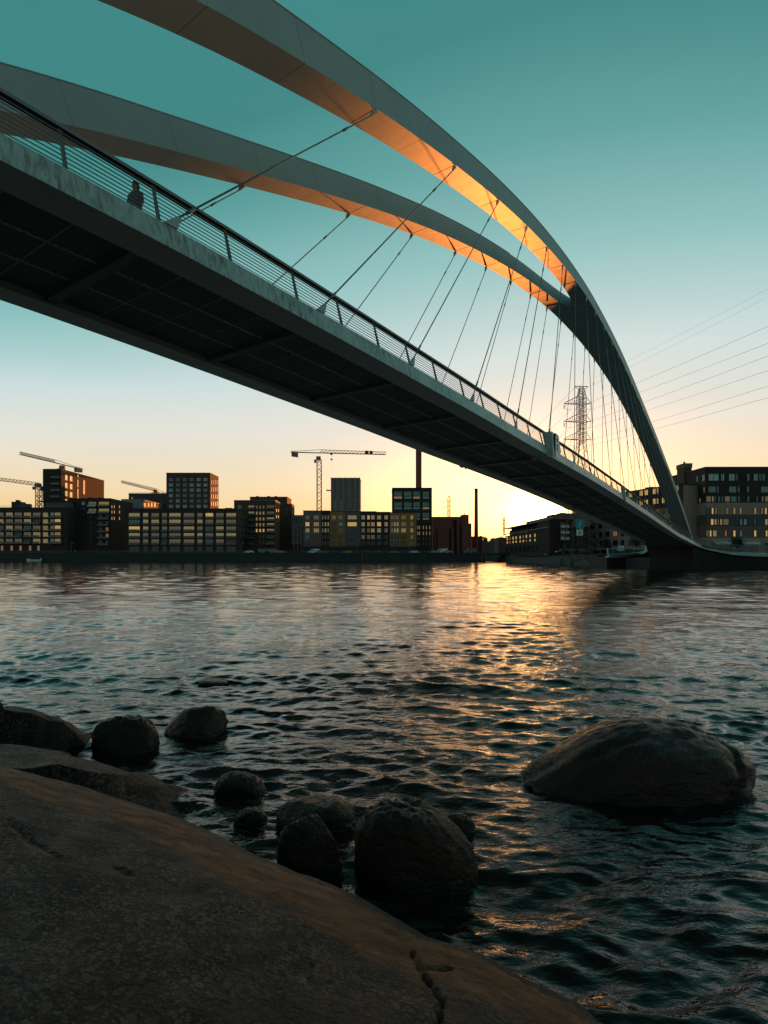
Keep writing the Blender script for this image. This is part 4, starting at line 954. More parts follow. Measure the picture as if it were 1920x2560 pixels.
# B10 colourful row of town houses, each house a thing
def row(label, x0, x1, ytop, wall, wins, trim=None, rows5=None, depth=12):
    r_, f = block('town_house', label, 'building', x0, x1, ytop, 256, depth, wall, group='row of joined houses')
    ys = [(1288, 1299), (1305, 1316), (1320.5, 1331.5), (1337, 1348), (1353, 1363)]
    for i, (a, c) in enumerate(ys):
        for (w0, w1, pal, mull) in wins:
            g = pal[i] if isinstance(pal, (list, tuple)) else pal
            f.window(r_, w0, w1, a, c, g, mull=mull)
    if trim:
        for a, c in ys[1:]: extra(r_, f, 'string_course', x0 + .5, x1 - .5, a - 3.2, a - 2.2, trim, .02, .12)
    extra(r_, f, 'ground_floor', x0 + .05, x1 - .05, 1366, 1392, 'brick_black', .02, .35)
    return r_, f
Y5 = ['g_yellow', 'g_yellow', 'g_yellow', 'g_dark', 'g_dark']
row('taupe house at the left end of the joined row, with pale string courses', 758, 803, 1277.7, 'beige_dark', [(763.5, 774, ['g_pale', 'g_gold', 'g_yellow', 'g_teal', 'g_dark'], 1), (784, 798, ['g_olive', 'g_yellow', 'g_yellow', 'g_dark', 'g_dark'], 2)], 'beige')
row('narrow black house with three slit columns, second from the left in the row', 803, 825, 1277.7, 'brick_black', [(804.5, 809, ['g_olive', 'g_olive', 'g_olive', 'g_dark', 'g_dark'], 0), (811.5, 816, ['g_olive', 'g_yellow', 'g_yellow', 'g_dark', 'g_dark'], 0), (818.5, 823, ['g_olive', 'g_yellow', 'g_olive', 'g_dark', 'g_dark'], 0)])
row('ochre house with two window columns, left of the blue grey house', 825, 861.5, 1279.6, 'ochre', [(829, 840, ['g_olive', 'g_dark', 'g_dark', 'g_dark', 'g_dark'], 1), (846, 857, ['g_pale', 'g_pale', 'g_teal', 'g_dark', 'g_dark'], 1)], 'beige')
row('blue grey house with one wide window per floor', 861.5, 901, 1279.6, 'grey_render', [(869, 892, ['g_yellow', 'g_gold', 'g_dark', 'g_dark', 'g_dark'], 4)])
row('dark brown house with three sunset-glow window columns', 901, 940.5, 1279.6, 'brick_dark', [(903.5, 912.5, ['g_yellow', 'g_yellow', 'g_olive', 'g_olive', 'g_dark'], 2), (918, 924.5, ['g_gold', 'g_yellow', 'g_olive', 'g_olive', 'g_dark'], 1), (927, 937, ['g_yellow', 'g_yellow', 'g_yellow', 'g_olive', 'g_dark'], 2)])
row('black house left of the white gridded front', 940.5, 975, 1281, 'brick_black', [(942.5, 953, ['g_yellow', 'g_gold', 'g_yellow', 'g_teal', 'g_dark'], 2), (961, 970, ['g_yellow', 'g_yellow', 'g_olive', 'g_dark', 'g_dark'], 2)])
r_, f = row('narrow house with a white grid of thin mullions', 975, 999, 1282, 'ochre', [(977, 983, ['g_olive', 'g_olive', 'g_olive', 'g_dark', 'g_dark'], 0), (984.5, 989.5, ['g_olive', 'g_yellow', 'g_yellow', 'g_dark', 'g_dark'], 0), (991, 997, ['g_olive', 'g_yellow', 'g_yellow', 'g_dark', 'g_dark'], 0)], 'white_grid')
for x0 in (975.6, 983.3, 989.8, 997.6): extra(r_, f, 'mullion', x0, x0 + 1.2, 1284, 1365, 'white_grid', .14, .3)
row('ochre house at the right end of the row, beside the dark glass tower', 999, 1041, 1282, 'ochre', [(1002.5, 1015.5, ['g_olive', 'g_olive', 'g_yellow', 'g_dark', 'g_dark'], 2), (1025.5, 1033.5, ['g_yellow', 'g_olive', 'g_yellow', 'g_olive', 'g_teal'], 1)])
# B11 grey tower
r_, f = block('tower_block', 'unfinished grey concrete tower with dark window strips, right of the big crane', 'building', 827, 899.5, 1195.5, 330, 16, 'conc_wall')
for x0, x1 in ((836, 841), (850.5, 855.5), (864.5, 869.5), (879.5, 885), (894, 898)):
    for i in range(6): f.window(r_, x0, x1, 1198 + i * 13, 1209 + i * 13, 'g_dark' if i < 4 or x0 > 857 else 'g_teal', mull=0)
for x0 in (831, 846, 860, 875, 890): extra(r_, f, 'panel_rib', x0, x0 + 1.6, 1196.5, 1290, 'grey_render', .02, .25)
extra(r_, f, 'loading_platform', 814, 827, 1223, 1224.6, 'crane_yellow', -6, -3); extra(r_, f, 'platform_rail', 815, 816, 1219.5, 1223, 'crane_yellow', -6, -5.8)
for k in range(7): extra(r_, f, 'guard_post', 827 + k * 12, 827.6 + k * 12, 1192, 1195.5, 'railing')
# B12 glass tower
r_, f = block('office_tower', 'dark framed glass tower with green panes, in front of the tall chimney', 'building', 981, 1080, 1220.5, 268, 20, 'brick_black')
for y in (1228.5, 1255, 1281.5):
    for x0, x1 in ((985, 1005), (1010, 1029), (1033, 1050), (1056.5, 1073)):
        if y > 1280 and x0 < 1030: continue
        f.window(r_, x0, x1, y, y + 12, 'g_green', mull=3); f.window(r_, x0, x1, y + 12.5, y + 18.5, pick([('g_pale', 1), ('g_yellow', 2), ('g_olive', 2)]), mull=5)
for y, c in ((1314, 'g_yellow'), (1328.5, 'g_yellow'), (1342, 'g_dark'), (1356, 'g_dark')):
    for x0 in (1043, 1047.5, 1057, 1064.5, 1073): f.window(r_, x0, x0 + 3, y, y + 9.5, c, mull=0)
for y in (1250, 1276.5, 1303): extra(r_, f, 'floor_band', 982, 1079, y, y + 1.4, 'slate', .02, .3)
# ------------------------------------------------------------------ chimneys and power plant
def chimney(label, px, Y, r0, r1, ytop, mt):
    x = XW(px, Y); zt = ZW(ytop, Y); r_ = thing('chimney', (x, Y, GL), label, 'chimney')
    b = MB(); n = 20
    R = lambda r, z: [(x + r * math.cos(6.2832 * k / n), Y + r * math.sin(6.2832 * k / n), z) for k in range(n)]
    b.rings([R(r0, GL), R((r0 + r1) / 2 * .98, (GL + zt) * .45), R(r1, zt)]); b.build('shaft', mt, r_)
    b = MB(); b.rings([R(r1 * 1.04, zt), R(r1 * 1.04, zt + 1.2)]); b.build('rim', 'roof', r_)
chimney('tallest chimney, its top hidden by the bridge deck', 1046.7, 500, 2.9, 2.5, 960, 'plant_brick')
chimney('slender chimney right of the power plant', 1190.5, 330, 1.35, .98, 1226.5, 'plant_brick')
r_, f = block('power_plant', 'windowless rust brown power plant with vertical wall panels', 'building', 1081.5, 1162, 1293, 300, 45, 'plant_brick', roof='plant_brick')
for x0, x1, y0 in ((1093.5, 1122, 1321), (1127, 1133.5, 1320.5), (1141, 1146.5, 1303)): extra(r_, f, 'wall_panel', x0, x1, y0, 1386, 'plant_brick', .02, 1.6)
extra(r_, f, 'stair_tower', 1155, 1171.5, 1286.8, 1385, 'plant_brick', -8, .8); extra(r_, f, 'annex', 1168, 1179.5, 1308, 1385, 'plant_brick', -9, -1)
extra(r_, f, 'wall_recess', 1133.8, 1140.8, 1302, 1385, 'brick_black', .02, .2); extra(r_, f, 'wall_recess', 1122.3, 1126.7, 1322, 1385, 'brick_black', .02, .3); extra(r_, f, 'wall_recess', 1147, 1154.5, 1315, 1385, 'brick_dark', .02, .2)
extra(r_, f, 'antenna', 1161.5, 1162.1, 1282, 1287, 'railing'); extra(r_, f, 'canopy', 1131, 1142, 1300.5, 1302, 'roof', .1, 2.0)
r_, f = block('storage_building', 'low ribbed rust coloured shed at the foot of the slender chimney', 'building', 1180, 1207, 1342, 350, 20, 'plant_brick')
for k in range(8): extra(r_, f, 'wall_rib', 1181 + k * 3.2, 1182 + k * 3.2, 1343, 1386, 'brick_red', .02, .4)
r_, f = block('warehouse', 'low dark grey warehouse at the end of the inlet, under the setting sun', 'building', 1207, 1236, 1354, 380, 20, 'slate')
for k in range(6): extra(r_, f, 'light_strip', 1211 + k * 4, 1213 + k * 4, 1355, 1356.4, 'white_grid', .02, .4)
r_, f = block('warehouse', 'dark flat roofed hall behind the left end of the terraced brick block', 'building', 1246, 1272, 1345, 400, 30, 'brick_brown')
# ------------------------------------------------------------------ right bank buildings
# B14 terraced block seen along its long flank
r_, f = block('terraced_block', 'long brick block with two rows of glowing windows under a recessed glazed top floor', 'building', 1265, 1374, 1342, 236, 14, 'brick_dark', base=GR - .2, YR=178)
_, ztp = f.hit(1265, 1336.5)
def band(name, x0, x1, dz0, dz1, mt, o0, o1): u0, _ = f.hit(x0, 1300); u1, _ = f.hit(x1, 1300); b = MB(); f.slab(b, u0, u1, ztp + dz0, ztp + dz1, o0, o1); return b.build(name, mt, r_)
band('cornice', 1262, 1374, -.05, .25, 'roof_light', -.2, .7)
band('glazed_storey', 1265, 1374, .25, 2.35, 'g_dark', -13, -2.2); band('canopy_roof', 1263, 1374, 2.35, 2.65, 'roof_light', -14, .6)
band('roof_storey', 1284, 1372, 2.65, 4.6, 'beige_dark', -14, -5)
for x0 in (1316, 1328, 1334, 1340): band('ventilation_stack', x0, x0 + 2.5, 4.6, 5.6 + rnd.random() * .5, 'roof', -10, -8)
for i in range(9): band('glazing_bar', 1268 + i * 12, 1269 + i * 12, .3, 2.3, 'beige_dark', -2.2, -2.0)
xs = [1267, 1274, 1281.5, 1289, 1299, 1307, 1314.5, 1324, 1336, 1346.5, 1354]
for i, x0 in enumerate(xs):
    sl = (x0 - 1267) / 90.0
    for ya, yb_ in ((1343 - 12 * sl, 1351 - 10.5 * sl), (1353 - 8.5 * sl, 1359.5 - 8 * sl)):
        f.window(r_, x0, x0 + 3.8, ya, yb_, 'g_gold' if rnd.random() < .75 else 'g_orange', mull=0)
for i in range(10): f.window(r_, 1266 + i * 10.5, 1272 + i * 10.5, 1368 - i * .8, 1381 - i * .3, 'g_dark', mull=1, name='shop_front')
r_, f = block('apartment_block', 'red brown brick corner block with stacked teal balconies, left of the teal sign', 'building', 1374, 1432, 1300, 176, 14, 'brick_red', base=GR - .2)
for x0 in (1376.5, 1380.5, 1391, 1395):
    for k, a in enumerate((1309, 1325, 1340)): f.window(r_, x0, x0 + 1.6, a, a + (9 if k == 0 else 6), 'g_gold' if k == 0 else 'g_orange', mull=0)
for a in (1306, 1321, 1336): f.window(r_, 1400, 1420, a, a + 11, 'g_dark', mull=2); f.window(r_, 1412, 1416, a, a + 10, 'g_teal', mull=0); f.balcony(r_, 1399, 1421, a + 14, 1.2, .9, 'balc_white')
extra(r_, f, 'penthouse', 1389, 1428, 1284, 1300, 'beige_dark', -10, -3); extra(r_, f, 'roof_plant', 1386, 1398, 1295, 1300, 'roof', -4, -2)
for a in (1312, 1328): f.window(r_, 1428, 1431, a, a + 8, 'g_teal', mull=0)
# B16 beige block under and behind the bridge
r_, f = block('apartment_block', 'beige brick block with a dark upper part, half hidden behind the bridge deck', 'building', 1432, 1708, 1252, 196, 16, 'beige', base=GR - .2, YR=152)
zt = f.top
def band2(name, x0, x1, z0, z1, mt, o0, o1): u0, _ = f.hit(x0, 1300); u1, _ = f.hit(x1, 1300); b = MB(); f.slab(b, u0, u1, z0, z1, o0, o1); return b.build(name, mt, r_)
band2('dark_upper_storey', 1432, 1708, 16.0, zt + .4, 'brick_black', .0, .3)
fu = Facade(1432, 196, 1708, 152); fu.a = fu.a + fu.n * .31
for lvl in range(6):
    zc = 5.6 + lvl * 2.9
    for x0, x1 in ((1433, 1440), (1447, 1455), (1463, 1471), (1478, 1489), (1497, 1506), (1514, 1524), (1533, 1544), (1553, 1562), (1571, 1582), (1599, 1608), (1611, 1621), (1632, 1640), (1642, 1647), (1655, 1663), (1671, 1682), (1689, 1698)):
        um = (x0 + x1) / 2; Yh = f.a.y + f.hit(um, 1300)[0] * f.t.y; ya = HY - (zc + 1.7 - CAMH) / Yh * FX; yb_ = HY - (zc - CAMH) / Yh * FX
        g = pick([('g_gold', 6), ('g_yellow', 3), ('g_dark', 1)]) if lvl >= 4 else pick([('g_dark', 6), ('g_teal', 1), ('g_orange', .8)])
        (fu if zc > 15.5 else f).window(r_, x0, x1, ya, yb_, g, mull=1)
band2('shop_front', 1440, 1700, 3.0, 4.4, 'g_dark', .05, .12)
for x0 in (1490, 1545, 1592): band2('awning', x0, x0 + 14, 4.3, 4.7, 'awning', .1, 1.2)
extra(r_, f, 'chimney', 1593, 1607.5, 1218, 1250, 'brick_brown', -6, -3)
# B17 big block at right
r_, f = block('apartment_block', 'large striped block at the right edge, dark brick top over beige and grey floors', 'building', 1764, 2010, 1169.5, 150, 24, 'brick_black', base=GR - .2)
Yb = 150
for y0, y1, mt in ((1257, 1287, 'beige'), (1287.3, 1315, 'slate'), (1315.3, 1344, 'beige_dark'), (1344.3, 1392, 'beige')):
    u0, zt = f.hit(1764, y0); u1, _ = f.hit(2010, y0); zb_ = ZW(y1, Yb); b = MB(); f.slab(b, 0, f.len, zb_, zt, .01, .35); b.build('facade_band', mt, r_)
    b = MB(); L_ = f.left; L_.slab(b, 0, f.depth, zb_, zt, .01, .35); b.build('facade_band', mt, r_)
def Wn(x0, x1, y0, y1, g, mull=1, fac=None, off=0): return (fac or f).window(r_, x0, x1, y0, y1, g, mull=mull)
f2 = Facade(1764, 150, 2010, 150); f2.a = f2.a - Vector((0, .36)); 
for x0, x1 in ((1770, 1797), (1801.5, 1811), (1821, 1837), (1838.5, 1844), (1867, 1874), (1883, 1895), (1897, 1903), (1905, 1912)): Wn(x0, x1, 1184, 1202.5, 'g_pale' if x1 - x0 > 5 else 'g_teal', 1)
for x0, x1 in ((1770, 1790), (1791, 1797), (1821, 1841), (1843.5, 1850), (1866, 1873.5), (1901, 1930)): Wn(x0, x1, 1215.5, 1232, 'g_teal', 0)
for x0, x1, g in ((1764.5, 1778, 'g_olive'), (1779, 1784, 'g_yellow'), (1785, 1790, 'g_teal'), (1794, 1801, 'g_green'), (1803, 1808.5, 'g_green'), (1811, 1825, 'g_olive'), (1826, 1842, 'g_green'), (1844, 1850, 'g_green'), (1867, 1874, 'g_green'), (1890, 1895, 'g_teal'), (1903, 1909, 'g_olive'), (1911, 1925, 'g_olive')): Wn(x0, x1, 1240, 1255, g, 0)
for x0, x1 in ((1851, 1864), (1876, 1882)): extra(r_, f, 'red_panel', x0, x1, 1184, 1202, 'brick_red', .02, .1)
extra(r_, f, 'red_panel', 1852, 1865, 1215, 1232, 'brick_red', .02, .1)
for y0, y1, ws in ((1269, 1286, [(1765, 1776, 'g_dark'), (1778, 1784, 'g_gold'), (1786, 1793, 'g_olive'), (1813, 1822, 'g_olive'), (1832, 1839, 'g_yellow'), (1848, 1854, 'g_yellow'), (1884, 1891, 'g_yellow'), (1901, 1909, 'g_olive'), (1911, 1917, 'g_gold')]),
                   (1297, 1313, [(1776, 1784, 'g_gold'), (1785, 1792, 'g_yellow'), (1793, 1798, 'g_olive'), (1799, 1806, 'g_yellow'), (1807, 1822, 'g_olive'), (1849, 1856, 'g_pale'), (1858, 1867, 'g_pale'), (1884, 1890, 'g_teal'), (1911, 1920, 'g_yellow')]),
                   (1325.5, 1342, [(1764, 1772, 'g_olive'), (1773, 1779, 'g_gold'), (1781, 1792, 'g_yellow'), (1811, 1817, 'g_orange'), (1832, 1839, 'g_gold'), (1848, 1856, 'g_pale'), (1884, 1891, 'g_gold'), (1913, 1919, 'g_gold')])):
    for x0, x1, g in ws:
        o_ = f2.window(r_, x0, x1, y0, y1, g, mull=0)
for x0, x1, y0, y1, g in ((1741.5, 1746, 1189, 1205, 'g_teal'), (1755, 1763, 1186, 1204, 'g_green'), (1728.5, 1740, 1220, 1237, 'g_orange'), (1759, 1763, 1217, 1232, 'g_orange'), (1739, 1743, 1247, 1259, 'g_gold'), (1749.5, 1752, 1245, 1257, 'g_gold'), (1712, 1727, 1252, 1262, 'g_dark'), (1714, 1728, 1274, 1288, 'g_dark'), (1740, 1752, 1270, 1287, 'g_dark')):
    f.left.window(r_, x0, x1, y0, y1, g, mull=0)
for i, (x0, x1) in enumerate(((1779, 1828), (1848, 1892), (1912, 1950))):
    u0, z_ = f.hit(x0, 1356); u1, _ = f.hit(x1, 1356); b = MB(); n = 14
    for k in range(n):
        a = u0 + (u1 - u0) * k / n; c = u0 + (u1 - u0) * (k + 1) / n
        b.face([f.P(a, z_ + .2, .4), f.P(c, z_ + .2, .4), f.P(c, z_ - .4, 1.9), f.P(a, z_ - .4, 1.9)]); b.face([f.P(a, z_ - .4, 1.9), f.P(c, z_ - .4, 1.9), f.P((a + c) / 2, z_ - .75, 1.92)])
    b.build('awning', 'awning', r_); extra(r_, f, 'shop_front', x0 + 1, x1 - 1, 1360, 1384, 'g_dark', .36, .42)
extra(r_, f, 'roof_vent', 1820, 1828, 1166.5, 1169.5, 'roof'); extra(r_, f, 'roof_vent', 1847, 1852, 1168, 1169.5, 'roof')
# stair tower chimney at left of it
r_, f = block('brick_stack', 'square brick ventilation stack with a pale cap, beside the striped block', 'chimney', 1710.5, 1729.5, 1160.5, 160, 4, 'brick_brown', base=GR - .2, roof='beige_dark')
extra(r_, f, 'cap', 1709.6, 1730.4, 1159, 1169, 'beige_dark', -4.2, .12); extra(r_, f, 'flue', 1720, 1722.3, 1151, 1159, 'brick_brown', -2.5, -2)
r_, f = block('apartment_block', 'low brown brick link between the arch foot and the ventilation stack', 'building', 1672, 1730, 1225, 172, 12, 'brick_brown', base=GR - .2)
for y in (1236, 1252, 1268): 
    for x0 in (1690, 1697, 1703): f.window(r_, x0, x0 + 4, y, y + 9, 'g_teal' if y > 1240 else 'g_orange', mull=0)
block('apartment_block', 'unseen sun blocker added behind the terraced brick block', 'building', 1284, 1400, 1392 - (23.3 - CAMH) / 450 * FX, 450, 15, 'brick_brown')  # added out of sight to keep the low sun off the lower arch ribs
block('apartment_block', 'unseen sun blocker added behind the joined row houses', 'building', 850, 950, 1296, 420, 15, 'brick_brown')  # added out of sight to shade the right flank of the brown brick block
# ------------------------------------------------------------------ low road bridge over the inlet
r_ = thing('road_bridge', (XW(1260, 232), 232, 0), 'low flat road bridge across the inlet, left of the stepped quay', 'bridge')
b = MB(); b.box8([(39, 224, 2.75), (58, 236, 2.75), (58, 246, 2.75), (39, 234, 2.75), (39, 224, 3.65), (58, 236, 3.65), (58, 246, 3.65), (39, 234, 3.65)]); b.build('deck', 'concrete', r_)
b = MB(); b.box(50, 56, 228, 244, -2, 2.9); b.build('abutment', 'concrete', r_)
for h in (.5, 1.0): b = MB(); b.bar((39, 224, 3.65 + h), (58, 236, 3.65 + h), .04); b.build('rail_bar', 'railing', r_)
# stepped quay on the right bank
r_ = thing('quay_steps', (56, 160, 0), 'broad stone steps going down to the water beneath the pylon', 'steps')
for k in range(5):
    b = MB(); o_ = k * 1.3; zt = GR - .1 - k * .42
    b.box8([(50.5 - o_ * .5, 118 - o_ * .2, -1), (58.2 - o_, 135, -1), (58.2 - o_, 165, -1), (53.5 - o_, 205, -1), (50.5 - o_ * .5, 118 - o_ * .2, zt), (58.2 - o_, 135, zt), (58.2 - o_, 165, zt), (53.5 - o_, 205, zt)])
    b.build('step', 'concrete', r_)
r_ = thing('ramp_railing', (50, 200, 2), 'pale sloping handrail of the ramp beside the low road bridge', 'railing')
pa, pb = W(1306, 1382, 215), W(1354, 1395, 190)
for h in (0, -.5, -1.0): b = MB(); b.bar(pa + Vector((0, 0, h)), pb + Vector((0, 0, h)), .05); b.build('rail_bar', 'crane_grey', r_)
for k in range(12): b = MB(); q = pa.lerp(pb, k / 11); b.bar(q, q - Vector((0, 0, 1.2)), .04); b.build('post', 'crane_grey', r_)
b = MB(); b.box8([pa + Vector((-1, -1, -4)), pb + Vector((-1, -1, -3)), pb + Vector((4, 1, -3)), pa + Vector((4, 1, -4)), pa + Vector((-1, -1, -1.1)), pb + Vector((-1, -1, -1.1)), pb + Vector((4, 1, -1.1)), pa + Vector((4, 1, -1.1))]); b.build('ramp', 'concrete', r_)
# ------------------------------------------------------------------ lattice things
def lattice(b, corners0, corners1, n, r, mi=0, rb=None):
    rb = rb or r * .6
    for k in range(4): b.bar(corners0[k], corners1[k], r, mi)
    for i in range(n):
        f0, f1 = i / n, (i + 1) / n
        for k in range(4):
            a, c = corners0[k].lerp(corners1[k], f0), corners0[(k + 1) % 4].lerp(corners1[(k + 1) % 4], f1)
            b.bar(a, c, rb, mi)
            if i % 2: b.bar(corners0[(k + 1) % 4].lerp(corners1[(k + 1) % 4], f0), corners0[k].lerp(corners1[k], f1), rb, mi)
def sq(x, y, z, h, hy=None): hy = hy or h; return [Vector((x - h, y - hy, z)), Vector((x + h, y - hy, z)), Vector((x + h, y + hy, z)), Vector((x - h, y + hy, z))]
def pylon(px, Y, ytop, label, arms, body, base_half, base_z, dense=1.0, r=.09, waist=None, tpx=16):
    """arms: list of (y px, left px, right px); returns wire points"""
    s = Y / FX; x = XW(px, Y); zt = ZW(ytop, Y)
    r_ = thing('pylon', (x, Y, base_z), label, 'pylon'); wz = ZW(waist, Y); hb = body * s
    b = MB(); lattice(b, sq(x, Y, base_z, base_half), sq(x, Y, wz, hb), int(14 * dense), r * 1.2, rb=r * .55); b.build('leg_frame', 'pylon', r_)
    b = MB(); za = ZW(arms[0][0] - (arms[1][0] - arms[0][0]) * .35, Y); lattice(b, sq(x, Y, wz, hb), sq(x, Y, za, hb), int(22 * dense), r, rb=r * .5)
    lattice(b, sq(x, Y, wz, hb * .5), sq(x, Y, za, hb * .5), int(16 * dense), r * .8, rb=r * .4); b.build('mast', 'pylon', r_)
    b = MB(); lattice(b, sq(x, Y, za, hb), sq(x, Y, zt, hb * .45), int(7 * dense), r, rb=r * .55)
    b.bar((x - tpx * s, Y, zt + .2), (x + tpx * s, Y, zt + .2), r * 1.3); b.bar((x - tpx * s, Y, zt + .1), (x - hb * .4, Y, zt - 1.6 * hb * .5), r * .8); b.bar((x + tpx * s, Y, zt + .1), (x + hb * .4, Y, zt - 1.6 * hb * .5), r * .8); b.build('peak', 'pylon', r_)
    pts = [Vector((x - tpx * s, Y, zt)), Vector((x + tpx * s, Y, zt))]
    for (ya, xl, xr) in arms:
        za = ZW(ya, Y); XL, XR = XW(xl, Y), XW(xr, Y)
        b = MB(); up = (x - XL) * .42
        for off in (-.5, .5):
            b.bar((XL, Y, za), (x - hb, Y + off, za - .15), r); b.bar((XL, Y, za + .15), (x - hb, Y + off, za + up), r * .9)
            b.bar((XR, Y, za), (x + hb, Y + off, za - .15), r); b.bar((XR, Y, za + .1), (x + hb, Y + off, za + up), r * .5)
        for k in range(1, 6):
            t = k / 6; b.bar((XL + (x - hb - XL) * t, Y, za), (XL + (x - hb - XL) * (t - .08), Y, za + up * t), r * .45); b.bar((XL + (x - hb - XL) * t, Y, za), (XL + (x - hb - XL) * (t + .14), Y, za + up * (t + .14)), r * .4)
        h = 13 * s * (body / 9.0 if body < 7 else 1)
        b.bar((XL, Y, za), (XL, Y, za - h), r * .9); b.bar((XL, Y, za - h), (XL + .55 * h, Y, za), r * .8); b.bar((XL, Y, za - h * .5), (XL + .28 * h, Y, za - h * .5), r * .5)
        b.build('cross_arm', 'pylon', r_)
        wl = Vector((XL + 1.28 * h, Y, za - h * 1.25)); wr = Vector((XR - .15 * h, Y, za - h * 1.2))
        b = MB(); b.bar((XL + 1.4 * h, Y, za), wl, r * .45); b.bar((XL, Y, za - h), wl, r * .45); b.bar((XR - .1 * h, Y, za), wr, r * .45); b.bar((x + hb, Y, za - h * .95), wr, r * .45); b.build('insulator', 'pylon', r_)
        pts += [wl, wr]
    return r_, pts
pA, wA = pylon(1453.5, 147, 968, 'tall lattice pylon standing in the water behind the bridge', [(1009, 1409.8, 1477.6), (1053.5, 1409.8, 1477.6), (1098, 1409.8, 1477.6)], 9, 3.9, .6, waist=1113, r=.085)
for k in range(4):
    x_, y_, _ = sq(XW(1453.5, 147), 147, 0, 4.1)[k]; b = MB(); b.box8([(x_ - .9, y_ - .9, -1.5), (x_ + .9, y_ - .9, -1.5), (x_ + .9, y_ + .9, -1.5), (x_ - .9, y_ + .9, -1.5), (x_ - .5, y_ - .5, 1.7), (x_ + .5, y_ - .5, 1.7), (x_ + .5, y_ + .5, 1.7), (x_ - .5, y_ + .5, 1.7)]); b.build('concrete_footing', 'concrete', pA)
pC, wC = pylon(1122.3, 620, 1240, 'distant lattice pylon rising behind the power plant', [(1254, 1106.5, 1130), (1269, 1106.5, 1130), (1285, 1106.5, 1130)], 3.2, 5, GL, dense=.5, r=.17, waist=1300, tpx=5)
pD, wD = pylon(1260, 760, 1292, 'faintest lattice pylon in the glow above the inlet', [(1301, 1252, 1268), (1311, 1252, 1268), (1321.5, 1252, 1268)], 2.2, 5, GL, dense=.4, r=.19, waist=1335, tpx=4)
WL = ['left shield wire', 'right shield wire', 'upper left conductor', 'upper right conductor', 'middle left conductor', 'middle right conductor', 'lower left conductor', 'lower right conductor']
ypx = [722, 742, 816, 858, 890, 926, 965, 994]
order = [0, 1, 2, 3, 4, 5, 6, 7]
for i in range(8):
    a = wA[i]; Yx = 88.0; e1 = W(1920, ypx[i], Yx); d = e1 - a; far = a + d * 2.6; far.z -= 0; pts = []
    for k in range(25):
        t = k / 24; p = a.lerp(far, t); p.z -= 6.0 * t * (1 - t) * 1.0 - 6.0 * (1 / 2.6) * (1 - 1 / 2.6) * (t * 2.6 if t < 1 / 2.6 else 1) * 1.0; pts.append(p)
    b = MB(); b.path(pts, .011 if i < 2 else .022, 0, 5); tag(b.build('power_line', 'pylon'), WL[i] + ' running from the tall pylon over the right bank', 'power line', 'wires towards the right')
    c = (wC if i % 2 == 0 else wD)[i]; pts = []
    for k in range(21):
        t = k / 20; p = a.lerp(c, t); p.z -= 34 * t * (1 - t) * .9; pts.append(p)
    b = MB(); b.path(pts, .03, 0, 5); tag(b.build('power_line', 'pylon'), WL[i] + ' sagging from the tall pylon to a distant one', 'power line', 'wires towards the inlet')
